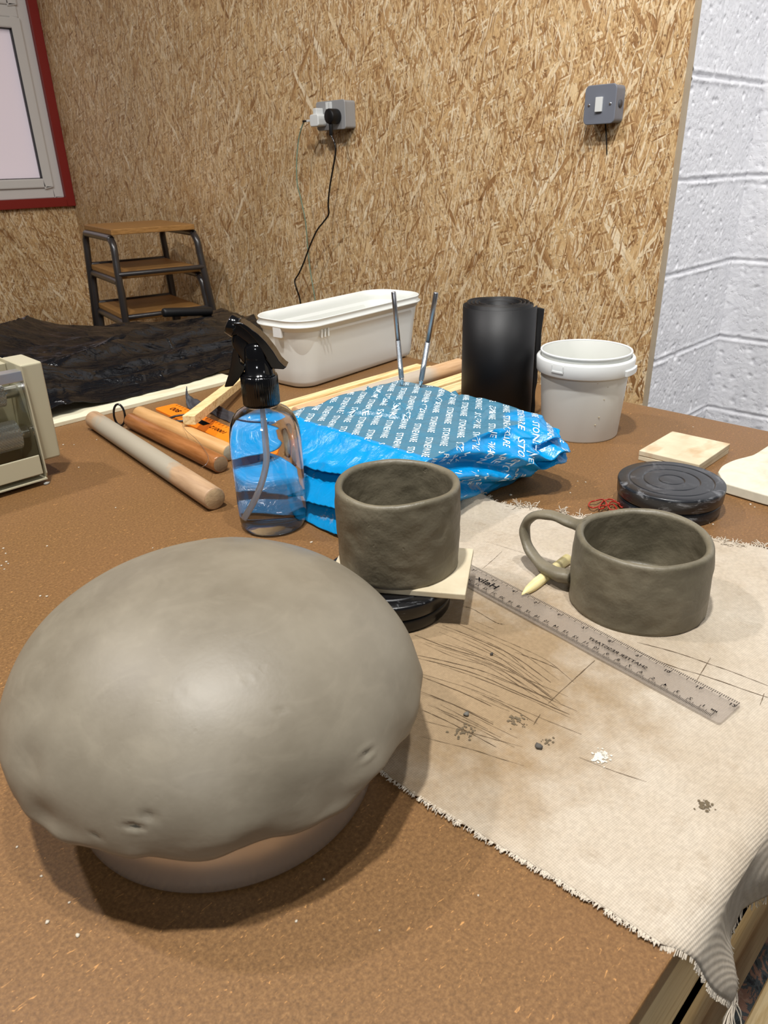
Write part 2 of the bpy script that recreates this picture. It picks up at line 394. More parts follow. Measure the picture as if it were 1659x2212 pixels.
mk('rocker', xprism([(1.0585, 1.209), (1.0765, 1.209), (1.0765, 1.241), (1.0585, 1.241)], XW - .0515, XW - .045), WHITE_PL, fp, bevel=.001)
for y in (1.038, 1.096): mk('screw', cylbetween((XW - .0475, y, 1.225), (XW - .045, y, 1.225), .0032, 16, .0006), STEEL, fp)
kn = mk('knockout', tube([(XW - .02, 1.0255, 1.225), (XW - .02, 1.0245, 1.225)], .009, 20), plain('knockout_dark', srgb(70, 72, 78), .5), sw)
mk('cable', tube([px_(1308, 268, XW - .001), px_(1310, 300, XW - .001), px_(1311, 334, XW - .001)], .0016, 8), RUBBER, sw)  # thin dark tube standing in for the board joint slot below the switch
so = thing('power_socket', 'grey metal double power socket with two plugs in it on the strand board', 'power socket', (XW, 2.063, 1.257))
sk = GREY_SOCK
mk('back_box', xprism(rrect(1.992, 2.132, 1.216, 1.298, .008), XW - .042, XW), sk, so, bevel=.001)
fp = mk('face_plate', xprism(rrect(1.990, 2.134, 1.214, 1.300, .010), XW - .048, XW - .0415), sk, so, bevel=.002)
mk('rocker', xprism([(2.052, 1.276), (2.064, 1.276), (2.064, 1.296), (2.052, 1.296)], XW - .052, XW - .0475), WHITE_PL, fp, bevel=.001)
mk('rocker', xprism([(2.068, 1.276), (2.080, 1.276), (2.080, 1.296), (2.068, 1.296)], XW - .052, XW - .0475), WHITE_PL, fp, bevel=.001)
def cableset(pts, r): return tube(spline(pts, 10), r, 8)
wp = thing('charger_plug', 'white plug adaptor in the left socket with a thin pale green cable hanging down', 'plug', (XW - .05, 2.105, 1.25))
mk('plug_body', xprism(rrect(2.082, 2.126, 1.226, 1.262, .008), XW - .086, XW - .0485), WHITE_PL, wp, bevel=.003)
mk('plug_top', xprism(rrect(2.096, 2.113, 1.258, 1.280, .003), XW - .080, XW - .0485), WHITE_PL, wp, bevel=.002)
mk('connector', join(box(XW - .080, XW - .069, 2.124, 2.150, 1.2415, 1.2485)), WHITE_PL, wp, bevel=.001)
mk('connector_tip', box(XW - .079, XW - .070, 2.150, 2.172, 1.242, 1.248), BLACK_DULL, wp, bevel=.001)
cab = [px_(u, v, x) for u, v, x in ((664, 261, 1.795), (656, 264, 1.797), (646, 296, 1.80), (641, 345, 1.80), (642, 395, 1.80), (650, 430, 1.81), (660, 480, 1.815), (665, 540, 1.82), (671, 590, 1.82), (680, 645, 1.82), (684, 700, 1.83))]
cab[0] = Vector((XW - .0745, 2.165, 1.245))
mk('cable', cableset(cab, .0022), plain('pale_green_cable', srgb(120, 142, 122), .4), wp)
bp = thing('mains_plug', 'round black plug in the right socket with a black cable hanging down', 'plug', (XW - .05, 2.028, 1.25))
mk('plug_body', join(cylbetween((XW - .0485, 2.028, 1.252), (XW - .088, 2.028, 1.252), .0225, 28, .003)), BLACK_DULL, bp)
mk('cord_grip', cylbetween((XW - .078, 2.028, 1.235), (XW - .078, 2.030, 1.196), .0065, 14, .002), BLACK_DULL, bp)
cab = [Vector((XW - .078, 2.030, 1.20))] + [px_(u, v, x) for u, v, x in ((725, 320, 1.79), (720, 360, 1.79), (713, 400, 1.79), (709, 440, 1.79), (710, 462, 1.79), (700, 478, 1.79), (684, 499, 1.79), (668, 535, 1.79), (655, 570, 1.79), (645, 592, 1.79), (637, 606, 1.79), (640, 622, 1.79), (648, 648, 1.80), (655, 700, 1.82))]
mk('cable', cableset(cab, .0030), BLACK_PL, bp)

# ================================================================== STACKED STOOLS
def make_stool(z_leg):
    t = thing('step_stool', '', 'stool', (0, 0, 0))
    Wd, D, H = .358, .415, z_leg; r = .0138; sp = .10
    for s, nm in ((-1, 'left'), (1, 'right')):
        xt = s * (Wd / 2 - .014); xb = s * (Wd / 2 - .014 + H * sp * .55)
        def P(y, z): k = 1 - z / H; return Vector((xt + (xb - xt) * k, y, z))
        fz = H - .026
        pts = [P(-.02 - H * sp * 1.35, .0), P(-.02 + .0, fz - .085), P(-.012, fz - .03), P(.015, fz - .006), P(.05, fz), P(D - .05, fz), P(D - .015, fz - .006), P(D + .002, fz - .03), P(D + .005, fz - .085), P(D + .02 + H * sp * .2, .0)]
        path = [pts[0]] + spline(pts[1:-1], 6) + [pts[-1]]
        mk('side_frame', tube(path, r, 12), DARK_STEEL, t)
    yf = -.02 - (.16 / H) * H * sp * 0.9
    def xs(z): return Wd / 2 - .014 + (H - z) * sp * .55
    zs = H - .155
    mk('stretcher', cylbetween((-xs(zs), -.034, zs), (xs(zs), -.034, zs), .009, 12), DARK_STEEL, t)
    mk('stretcher', cylbetween((-xs(zs), D + .008, zs), (xs(zs), D + .008, zs), .009, 12), DARK_STEEL, t)
    mk('seat', box(-Wd / 2 + .012, Wd / 2 - .012, -.008, D + .0, H - .013, H + .008), SHELF, t, smooth=False, bevel=.003)
    return t
def copy_tree(o, parent=None):
    c = o.copy(); COL.objects.link(c); c.parent = parent
    for ch in [q for q in bpy.data.objects if q.parent == o]: copy_tree(ch, c)
    return c
FL, FR = Vector((1.36, 2.8585, 0)), Vector((1.707, 2.79, 0))
sdir = (FR - FL).normalized(); ang = math.atan2(sdir.y, sdir.x); smid = (FL + FR) / 2
st0 = make_stool(.574)
sts = [st0, copy_tree(st0), copy_tree(st0)]
for k, (s, lab) in enumerate(zip(sts, ('low wooden stool on dark steel tube legs, lowest visible of the nested stack', 'wooden stool on dark steel tube legs, middle one of the nested stack', 'wooden stool on dark steel tube legs, topmost of the nested stack'))):
    s.location = (smid.x, smid.y, .163 * k); s.rotation_euler = (0, 0, ang); s['label'] = lab; s['group'] = 'stools stacked by the wall'

# ================================================================== WORK TABLE
tb = thing('work_table', 'large worktable with brown hardboard top on pale pine framing', 'table', (.3, .9, 0))
TX0, TX1, TY0, TY1 = -.75, 1.077, .068, 1.675
mk('tabletop', box(TX0, TX1, TY0, TY1, T - .018, T), TABLE, tb, smooth=False, bevel=.0012)
mk('apron', box(TX0 + .01, TX1 - .01, TY0 + .004, TY0 + .03, T - .118, T - .018), PINE, tb, smooth=False, bevel=.003)
mk('apron', box(TX0 + .01, TX1 - .01, TY1 - .03, TY1 - .004, T - .118, T - .018), PINE, tb, smooth=False, bevel=.003)
mk('apron', box(TX1 - .03, TX1 - .004, TY0 + .03, TY1 - .03, T - .118, T - .018), PINE_Y, tb, smooth=False, bevel=.003)
mk('rail', box(TX0 + .01, TX1 - .08, TY0 + .012, TY0 + .040, T - .20, T - .128), PINE, tb, smooth=False, bevel=.004)
mk('side_panel', box(.28, TX1 - .102, TY0 + .012, TY0 + .030, .36, .60), PINE, tb, smooth=False, bevel=.003)
for x in (TX0 + .06, TX1 - .10):
    for y in (TY0 + .032, TY1 - .10): mk('leg', box(x, x + .068, y, y + .068, 0, T - .018), PINE, tb, smooth=False, bevel=.004)
# crumbs on the table are countable little things too small to name: one stuff object
def crumb(c, r, sd):
    rng = random.Random(sd); v = []
    bm = bmesh.new(); bmesh.ops.create_icosphere(bm, subdivisions=1, radius=r)
    V = [Vector(c) + Vector((q.co.x * rng.uniform(.6, 1.5), q.co.y * rng.uniform(.6, 1.5), max(-r * .3, q.co.z * .6))) + Vector((0, 0, r * .3)) for q in bm.verts]
    Fc = [[q.index for q in f.verts] for f in bm.faces]; bm.free(); return V, Fc
cr = []
for k, (u, v, r) in enumerate([(8, 1185, .0012), (14, 1214, .0014), (4, 1222, .0012), (18, 1218, .001), (10, 1230, .001), (12, 1196, .001), (87, 1288, .0012), (101, 1289, .0013), (102, 1180, .0012), (330, 1184, .0008), (37, 1830, .0008), (90, 1893, .0008), (168, 2022, .0014), (102, 1993, .0012), (150, 1950, .0008), (673, 1172, .0015), (1265, 1042, .0012), (1232, 1065, .001), (1103, 1070, .002), (1531, 1130, .0012), (1540, 1133, .0012), (1621, 1090, .0014), (1630, 1096, .001), (250, 1097, .001), (209, 950, .001), (160, 961, .001), (137, 961, .0014), (170, 1010, .001), (700, 1900, .0007), (820, 2010, .0006), (1248, 1040, .0009), (1497, 923, .0012), (1033, 1935, .0006), (640, 1990, .0008)]):
    cr.append(crumb(pz(u, v), r, k))
o = mk('clay_crumbs', join(*cr), plain('dry_clay', srgb(196, 186, 168), .9), origin=(.4, .5, T)); tag(o, 'scattered pale dried clay crumbs on the brown tabletop', 'crumbs', kind='stuff')
o = mk('clay_chip', crumb(pz(101, 1046), .004, 99), plain('grey_clay_chip', srgb(150, 148, 140), .8), origin=tuple(pz(101, 1046))); tag(o, 'small grey clay chip on the tabletop in front of the cream roller machine', 'clay scrap')

# ================================================================== CANVAS CLOTH
def canvas():
    m, nt, bs = mat('canvas'); v = coords(nt)
    base = ramp(nt, noi(nt, v, 9, 5, .6), [(.3, srgb(186, 172, 152)), (.7, srgb(206, 196, 180))])
    tc = nd(nt, 'ShaderNodeTexCoord')
    def blob(cx, cy, sx, sy, lo, hi):
        mp = nd(nt, 'ShaderNodeMapping'); mp.vector_type = 'POINT'; mp.inputs['Location'].default_value = (-cx / sx, -cy / sy, 0); mp.inputs['Scale'].default_value = (1 / sx, 1 / sy, 0)
        ln(nt, tc.outputs['Object'], mp.inputs['Vector']); L = nd(nt, 'ShaderNodeVectorMath', operation='LENGTH'); ln(nt, mp.outputs[0], L.inputs[0])
        q = math_(nt, 'ADD', L.outputs['Value'], math_(nt, 'MULTIPLY_ADD', noi(nt, v, 22, 5, .65), 1.1, -.55))
        return ramp(nt, q, [(lo, W4), (hi, B4)])
    k = blob(-.07, .035, .19, .155, .45, 1.15)
    base = mix(nt, math_(nt, 'MULTIPLY', k, .88), base, srgb(148, 124, 92))
    k2 = blob(.07, -.05, .11, .08, .2, 1.1)
    base = mix(nt, math_(nt, 'MULTIPLY', k2, .5), base, srgb(150, 132, 106))
    k3 = ramp(nt, noi(nt, v, 38, 5, .7), [(.56, B4), (.76, W4)])
    base = mix(nt, math_(nt, 'MULTIPLY', k3, .38), base, srgb(138, 118, 92))
    k4 = ramp(nt, noi(nt, v, 300, 3, .6), [(.35, (.86, .86, .86, 1)), (.65, (1.05, 1.05, 1.05, 1))])
    base = mix(nt, .8, base, k4, 'MULTIPLY')
    wv = nd(nt, 'ShaderNodeTexWave', wave_type='BANDS', bands_direction='X'); wv.inputs['Scale'].default_value = 215; wv.inputs['Distortion'].default_value = .6; ln(nt, coords(nt, rot=(0, 0, .12)), wv.inputs['Vector'])
    wh = nd(nt, 'ShaderNodeTexWave', wave_type='BANDS', bands_direction='Y'); wh.inputs['Scale'].default_value = 215; wh.inputs['Distortion'].default_value = .6; ln(nt, coords(nt, rot=(0, 0, .12)), wh.inputs['Vector'])
    weave = math_(nt, 'ADD', wv.outputs['Fac'], wh.outputs['Fac'])
    base = mix(nt, math_(nt, 'MULTIPLY_ADD', weave, -.16, .32), base, srgb(120, 100, 76))
    ln(nt, base, bs.inputs['Base Color']); bs.inputs['Roughness'].default_value = .9; bs.inputs['Specular IOR Level'].default_value = .1
    bump(nt, bs, weave, .35, .0006); return m
CANVAS = canvas(); THREAD = plain('thread', srgb(200, 189, 172), .9, spec=.1)
cl = thing('canvas_cloth', 'stained frayed canvas cloth spread on the table corner and hanging over its edge', 'cloth', (.42, .25, T))
A_, B_, C_, D_ = Vector((.243, .425)), Vector((.615, .470)), Vector((.725, .155)), Vector((.2565, .0705))
LEFT = [Vector((.246, .44)), Vector((.2445, .30)), Vector((.243, .232)), Vector((.249, .17)), Vector((.2535, .13)), Vector((.2575, .075))]
RIGHT = [Vector((.612, .476)), Vector((.6335, .422)), Vector((.645, .385)), Vector((.672, .31)), Vector((.699, .235)), Vector((.7145, .18)), Vector((.73, .075))]
LS = [Vector((p.x, p.y, 0)) for p in LEFT]; RS = [Vector((p.x, p.y, 0)) for p in RIGHT]
LSs, RSs = spline(LS, 12), spline(RS, 10)
def on_path(P, t): k = t * (len(P) - 1); i = min(int(k), len(P) - 2); return P[i].lerp(P[i + 1], k - i)
HANG = .082
def cloth_z(x, y):
    z = T + .0016 + .0012 * (nz((x, y, 0), 9) + .4)
    z += .0012 * max(0, nz((x * 2, y, 3), 24))
    # lifted corner by the bag, little fold beside dome
    z += .016 * math.exp(-(((x - .600) / .022) ** 2 + ((y - .474) / .02) ** 2))
    z += .003 * math.exp(-(((x - .262) / .012) ** 2 + ((y - .262) / .02) ** 2))
    return z
def cloth(u, v):
    vt = .80
    if v <= vt:
        t = v / vt; a, b = on_path(LSs, t), on_path(RSs, t); p = a.lerp(b, u)
        jag = .0012 * nz((u * 60, v * 60, 5), 1) if (u in (0, 1) or v == 0) else 0
        return Vector((p.x + jag, p.y + jag, cloth_z(p.x, p.y)))
    s = (v - vt) / (1 - vt)
    a, b = LSs[-1], RSs[-1]; p = a.lerp(b, u)
    hang = HANG * (.72 + .28 * math.exp(-u * 9) + .05 * math.sin(u * 17))
    d = s * hang; r = .012
    if d < r * PI / 2: ang_ = d / r; y = .0745 - r * math.sin(ang_); z = T + .0014 - r * (1 - math.cos(ang_))
    else: y = .0745 - r; z = T + .0014 - r - (d - r * PI / 2)
    y -= .012 * sst(0, 1, s) * (1 + 1.2 * math.sin(u * 26 + 1.2)) * .6
    x = p.x + s * .048 * math.exp(-u * 5) + .002 * math.sin(s * 8)
    return Vector((x, min(y, .0625 if s > .18 else 9), z))
clo = mk('canvas', grid(cloth, 150, 130), CANVAS, cl, solid=.0009)
def ribbon(pts, wd, zoff=.0028, jit=0, seed=1):
    rng = random.Random(seed); V, Fc = [], []
    P = spline(pts, 8)
    for i, p in enumerate(P):
        d = (P[min(i + 1, len(P) - 1)] - P[max(i - 1, 0)]); n = Vector((-d.y, d.x, 0)).normalized()
        ww = wd * rng.uniform(.35, 1) * (.4 + .6 * min(1, i / 3, (len(P) - 1 - i) / 3 + .2)); q = Vector((p.x, p.y, cloth_z(p.x, p.y) + .0009)) + n * rng.uniform(-jit, jit)
        V += [q - n * ww / 2, q + n * ww / 2]
        if i: k = 2 * i; Fc.append((k - 2, k - 1, k + 1, k))
    return V, Fc
def zl(*pts): return [pz(800 + a * .5178, 1240 + b * .518, T) for a, b in pts]
marks = [zl((185, 268), (330, 325), (500, 375), (640, 450), (762, 535)), zl((190, 350), (400, 400), (560, 455), (760, 538)), zl((190, 362), (420, 425), (600, 500), (830, 598)),
    zl((205, 438), (360, 500), (505, 566)), zl((210, 503), (350, 560), (512, 640)), zl((215, 580), (330, 632), (525, 735)), zl((300, 225), (480, 300), (620, 370), (752, 465)),
    zl((740, 552), (860, 440), (935, 372)), zl((385, 145), (430, 160), (520, 212), (560, 222)), zl((600, 340), (700, 372), (785, 408)), zl((1110, 298), (1280, 345), (1480, 410), (1655, 478)),
    zl((1100, 330), (1250, 395), (1400, 440), (1655, 528)), zl((1355, 462), (1418, 360)), zl((1622, 560), (1640, 510)), zl((585, 600), (640, 645)), zl((680, 640), (708, 598)), zl((430, 205), (518, 243)), zl((1270, 130), (1330, 75), (1310, 40)),
    [pz(u, v, T) for u, v in ((1040, 1236), (1065, 1215), (1085, 1196))], [pz(u, v, T) for u, v in ((1062, 1180), (1130, 1200), (1190, 1222))], zl((230, 300), (420, 360), (600, 430)), zl((205, 690), (420, 745), (640, 812)), zl((420, 500), (560, 560), (700, 640)), zl((870, 780), (1000, 830), (1150, 880))]
rng_ = random.Random(21)
for k in range(26):
    b_ = marks[rng_.choice((0, 1, 2, 3, 4, 5, 6, 7 - 1, 21))]; o_ = Vector((rng_.uniform(-.016, .016), rng_.uniform(-.02, .02), 0)); i0 = rng_.randint(0, 1)
    q_ = [p + o_ + Vector((rng_.uniform(-.0015, .0015), rng_.uniform(-.0015, .0015), 0)) for p in b_[i0:]]
    if all(p.x > .25 for p in q_) and len(q_) > 1: marks.append(q_)
CHAR = plain('charcoal', srgb(92, 76, 58), .95, spec=.05)
for k, p in enumerate(marks): mk('charcoal_line', ribbon(p, .0007 if k < 16 else .0004, jit=.0001, seed=k), CHAR, cl)
# smudges
def smudge(u, v, rx, ry, n, seed):
    rng = random.Random(seed); out = []
    for k in range(n):
        p = pz(u + rng.gauss(0, rx), v + rng.gauss(0, ry), T); r = rng.uniform(.0004, .0012)
        poly = [(p.x + r * math.cos(a) * rng.uniform(.6, 1.3), p.y + r * math.sin(a) * rng.uniform(.6, 1.3)) for a in (0, 1.2, 2.5, 3.8, 5)]
        out.append(([Vector((x, y, cloth_z(x, y) + .0010)) for x, y in poly], [(0, 1, 2, 3, 4)]))
    return join(*out)
SM = plain('clay_smear', srgb(104, 92, 74), .95, spec=.05)
for sm_ in (smudge(1000, 1588, 12, 6, 40, 1), smudge(1120, 1565, 8, 6, 26, 2), smudge(1180, 1608, 8, 3, 14, 3), smudge(1521, 1748, 9, 5, 40, 4), smudge(1110, 1560, 6, 4, 14, 5)): mk('clay_smear', sm_, SM, cl)
mk('white_splash', smudge(1297, 1642, 9, 7, 130, 9), plain('white_slip', srgb(216, 208, 192), .9), cl)
# frayed edges
def fray(path, n, out, ln_, seed, z0=.0008, thick=.00035, lift=.0):
    rng = random.Random(seed); res = []
    for k in range(n):
        t = rng.random(); p = on_path(path, t); p = Vector((p.x, p.y, cloth_z(p.x, p.y) + .0002))
        d = (Vector(out) + Vector((rng.uniform(-.5, .5), rng.uniform(-.5, .5), 0))).normalized(); L = ln_ * rng.uniform(.5, 1.4)
        q1 = p + d * L * .5 + Vector((0, 0, lift * rng.random())); q2 = p + d * L + Vector((rng.uniform(-.001, .001), rng.uniform(-.001, .001), 0)); q2.z = max(T + .0006, p.z - .0006)
        res.append(tube([p - d * .0015, q1, q2], thick, 4, cap=False))
    return join(*res)
def tuft(u, v, n, L, seed):
    rng = random.Random(seed); res = []
    for k in range(n):
        p = pz(u + rng.uniform(-6, 6), v + rng.uniform(-2, 3), T + .002); q = [p]
        d = Vector((rng.uniform(-.3, 1), rng.uniform(-.8, .5), rng.uniform(.1, .8)))
        for j in range(5):
            d = (d + Vector((rng.uniform(-.7, .7), rng.uniform(-.7, .7), rng.uniform(-.6, .3)))).normalized(); r_ = q[-1] + d * L / 5; r_.z = max(T + .0008, r_.z); q.append(r_)
        res.append(tube(spline(q, 3), .00038, 4, cap=False))
    return join(*res)
o = mk('frayed_edge', join(fray(LSs, 700, (-1, 0, 0), .0022, 1, thick=.00026), fray(RSs, 300, (1, .2, 0), .005, 2, lift=.001), tuft(1014, 1062, 16, .018, 1), tuft(1016, 1078, 14, .014, 11), tuft(1120, 1094, 16, .013, 2), tuft(1145, 1098, 16, .013, 3), tuft(1215, 1106, 14, .009, 4), tuft(1258, 1115, 14, .010, 5), tuft(1560, 1174, 20, .010, 6), tuft(1590, 1180, 18, .010, 7), tuft(1645, 1180, 12, .010, 8)), THREAD, cl)
o['kind'] = 'stuff'
def hangfray(seed):
    rng = random.Random(seed); res = []
    for k in range(420):
        u = rng.random() ** 1.2; p = cloth(u, 1.0) ; q = p + Vector((rng.uniform(-.003, .003), rng.uniform(-.002, .001), -rng.uniform(.002, .006)))
        res.append(tube([p + Vector((0, 0, .001)), (p + q) / 2, q], .0003, 4, cap=False))
    for k in range(40):
        p = cloth(rng.uniform(0, .03), 1.0); q = [p]
        d = Vector((rng.uniform(-1, .2), -.2, -1))
        for j in range(5): d = (d + Vector((rng.uniform(-.8, .8), rng.uniform(-.2, .2), rng.uniform(-.5, .2)))).normalized(); q.append(q[-1] + d * .004)
        res.append(tube(spline(q, 3), .0004, 4, cap=False))
    for k in range(160):
        s = rng.random(); p = cloth(0, .8 + .2 * s); q = p + Vector((-rng.uniform(.001, .004), -.0005, -.001)); res.append(tube([p, q], .0003, 4, cap=False))
    return join(*res)
o = mk('hanging_fringe', hangfray(4), THREAD, cl); o['kind'] = 'stuff'
for k, (u, v, r, rgb, lab) in enumerate([(1007, 1544, .0022, (110, 106, 98), 'tiny round grey clay pellet on the canvas left of the white splash'), (1164, 1614, .0028, (84, 80, 74), 'dark grey clay pellet on the canvas, nearest to the white splash'), (1062, 1414, .0016, (60, 54, 48), 'small dark clay crumb on the canvas between the ruled lines')]):
    p = pz(u, v, T + .003); o = mk('clay_pellet', crumb((p.x, p.y, cloth_z(p.x, p.y) + .001), r, 40 + k), plain('pellet_%d' % k, srgb(*rgb), .9), origin=(p.x, p.y, T + .002)); tag(o, lab, 'clay scrap')

# ================================================================== DOME ON BOWL
bowl = thing('mixing_bowl', 'satin steel bowl under the big clay dome in the foreground', 'bowl', (.178, .334, T))
BC = (.178, .334, T)
m, nt, bs = mat('satin_steel'); bs.inputs['Base Color'].default_value = (.76, .71, .64, 1); bs.inputs['Metallic'].default_value = .8; bs.inputs['Roughness'].default_value = .27
mk('bowl', lathe([(0, .001), (.0905, .0003), (.0930, .0010), (.0942, .003), (.0948, .010), (.0955, .03), (.0955, .046), (.0955, .052), (.0940, .052), (.093, .03), (.0925, .010), (.086, .006), (0, .006)], BC, 128), m, bowl)
RC = Vector((.185, .342, .811)); RR = .1285; AP = .079
def dome():
    n, K = 224, 90; V, Fc = [], []; prof = []
    for k in range(K + 1):
        t = k / K * PI / 2; prof.append((RR * math.sin(t) ** (1.0), AP * math.cos(t) ** .92 if t < PI / 2 else 0))
    prof += [(RR * .998, -.002), (RR * .989, -.0045), (RR * .975, -.006), (RR * .955, -.006), (RR * .93, -.004), (RR * .91, -.001)]
    inner = [(RR * .90 * math.sin(t), (AP - .009) * math.cos(t)) for t in [PI / 2 * (1 - q / 20) for q in range(21)]]
    prof += inner
    for k, (r, z) in enumerate(prof):
        for i in range(n):
            a = 2 * PI * i / n; ca, sa = math.cos(a), math.sin(a)
            edge = sst(.55, 1, r / RR)
            low = sst(.012, -.012, z) if k < K + 7 else .5
            wob = 1 + .014 * nz((ca * 1.3, sa * 1.3, 2), 1) * edge + .018 * nz((ca * 4, sa * 4, z * 20), 1) * edge * sst(.03, -.01, z)
            dz = (.0075 * nz((ca * 2.2, sa * 2.2, 7), 1) + .005 * nz((ca * 6, sa * 6, 1), 1)) * edge * sst(.03, -.012, z)
            p = Vector((RC.x + r * wob * ca, RC.y + r * wob * sa, RC.z + z + dz))
            if k <= K + 4:
                nrm = Vector((ca * math.sin(min(1, k / K) * PI / 2), sa * math.sin(min(1, k / K) * PI / 2), math.cos(min(1, k / K) * PI / 2)))
                h = .0007 * nz(p, 15, 3) + .0006 * nz(p, 40, 1) * sst(.045, .0, z) + .0024 * max(0, nz(p, 60, 8)) * sst(.025, -.006, z) + .0022 * nz(p, 32, 5) * sst(.03, -.006, z)
                p += nrm * h
            p.z -= .007 * max(0, (ca * .74 - sa * .67)) * sst(.3, 1, r / RR) * sst(-.01, .02, z)
            V.append(p)
    for k in range(len(prof) - 1):
        for i in range(n): Fc.append((k * n + i, k * n + (i + 1) % n, (k + 1) * n + (i + 1) % n, (k + 1) * n + i))
    # dimples and pits seen on the skin: crescents, two gouges near the front
    def dent(u, v, r, depth, sx=1, sy=1, ridge=0):
        o_, d = CAM, ray(u, v); best = None
        for i, p in enumerate(V[:n * (K + 6)]):
            t = (p - o_).dot(d); e = (p - (o_ + d * t)).length
            if best is None or e + t * .02 < best[0]: best = (e + t * .02, i)
        c = V[best[1]].copy()
        for i, p in enumerate(V[:n * (K + 6)]):
            q = p - c
            if q.length < r * 4:
                dr = Vector((q.dot(right) * sx, q.dot(down) * sy, 0)).length
                nn = (p - Vector((RC.x, RC.y, RC.z - .05))).normalized()
                V[i] = p - nn * (depth * math.exp(-(dr / r) ** 2) - ridge * math.exp(-((dr - r * 1.7) / (r * .6)) ** 2))
    dent(603, 1537, .0015, .0007, ridge=.0002); dent(535, 1473, .0014, .0006, ridge=.0002); dent(790, 1630, .0020, .0013, ridge=.0008); dent(286, 1790, .0020, .0026, .6, 1.3, .0003); dent(316, 1766, .0018, .0022, 1.3, .7)
    dent(205, 1808, .0015, .0012); dent(395, 1495, .0010, .0004); dent(110, 1520, .011, .0012); dent(80, 1770, .01, .003); dent(880, 1595, .009, .0025); dent(700, 1725, .014, .0022, .6); dent(60, 1640, .009, .0018)
    return V, Fc
dm = mk('clay_dome', dome(), CLAY_DOME, origin=tuple(RC)); tag(dm, 'large smooth grey clay dome draped over a steel bowl in the foreground', 'clay dome')

# ================================================================== BANDING BATS
def powder(name, base, amt):
    m, nt, bs = mat(name); v = coords(nt)
    k = ramp(nt, noi(nt, coords(nt, (1, 1, 3), src=v), 45, 6, .75, .8), [(amt, B4), (amt + .22, W4)])
    tc = nd(nt, 'ShaderNodeTexCoord'); mp = coords(nt, (1, 1, 0)); L = nd(nt, 'ShaderNodeVectorMath', operation='LENGTH'); ln(nt, mp, L.inputs[0])
    rimk = ramp(nt, L.outputs['Value'], [(.040, (.35, .35, .35, 1)), (.052, W4)])
    k = math_(nt, 'MULTIPLY', k, rimk)
    ln(nt, mix(nt, k, base, srgb(150, 152, 156)), bs.inputs['Base Color'])
    ln(nt, math_(nt, 'MULTIPLY_ADD', k, .5, .28), bs.inputs['Roughness']); return m
POW = powder('black_plastic_dusty', srgb(34, 36, 40), .54); POW2 = powder('black_plastic_clean', srgb(12, 12, 14), .60)
def bat(name, c, r, h, m, label):
    t = thing(name, label, 'turntable', (c[0], c[1], c[2]))
    zs = h * .45
    mk('base', lathe([(0, .0), (r * .94, 0), (r * .955, .0015), (r * .965, zs - .001), (r * .95, zs), (0, zs)], c, 96), m, t)
    pr = [(0, zs + .0012), (r * .97, zs + .0012), (r * .985, zs + .002), (r, h - .003), (r * .992, h - .0008), (r * .97, h)]
    for q in (.78, .52, .235): pr += [(r * (q + .022), h), (r * (q + .02), h - .00001), (r * (q + .006), h - .0010), (r * (q - .006), h - .0010), (r * (q - .020), h - .00001), (r * (q - .022), h)]
    pr += [(0, h)]
    mk('wheel', lathe(pr, c, 128), m, t); return t
bat('banding_wheel', (.391, .397, T + .0035), .0575, .0275, POW2, 'black plastic turntable wheel under the tile and handleless clay cup')
bat('banding_wheel', (.7475, .3065, T), .0570, .0325, POW, 'clay-dusted black plastic turntable wheel beside the pair of tiles')

# ================================================================== TILES
def tile_mat(name, stain):
    m, nt, bs = mat(name); v = coords(nt)
    c = ramp(nt, noi(nt, v, 22, 5, .6), [(.3, srgb(190, 176, 146)), (.7, srgb(214, 202, 174))])
    k = ramp(nt, noi(nt, coords(nt, (1, 2, 1), (0, 0, .5), src=v), 16, 3, .5), [(stain, B4), (stain + .14, W4)])
    c = mix(nt, math_(nt, 'MULTIPLY', k, .65), c, srgb(176, 140, 98))
    ln(nt, c, bs.inputs['Base Color']); bs.inputs['Roughness'].default_value = .75; bump(nt, bs, noi(nt, v, 150, 4), .15, .0006); return m
TM1, TM2 = tile_mat('bisque_tile', .54), tile_mat('bisque_tile_clean', .7)
o = mk('ceramic_tile', box(.856, .954, .3215, .3985, T, T + .0062), TM2, smooth=False, bevel=.0008, origin=(.905, .36, T)); tag(o, 'pale unglazed tile, lower one of the pair behind the dusty turntable', 'tile', 'unglazed tiles')
o = mk('ceramic_tile', prism([(.8575, .320), (.9555, .3215), (.9535, .4000), (.8555, .3985)], T + .0066, T + .0134), TM1, smooth=False, bevel=.0008, origin=(.905, .36, T + .0066)); tag(o, 'pale unglazed tile with a brown stain, upper one of the pair', 'tile', 'unglazed tiles')
ZT = T + .031
d1 = Vector((-.556, .831)); R1, N1 = Vector((.4694, .3636)), Vector((.4027, .319))
q1 = [R1, N1, N1 + d1 * .12, R1 + d1 * .12]
o = mk('ceramic_tile', prism([tuple(p) for p in q1[::-1]], ZT, ZT + .0055), TM2, smooth=False, bevel=.0008, origin=(.40, .40, ZT)); tag(o, 'cream unglazed tile carrying the handleless clay cup on the turntable', 'tile')
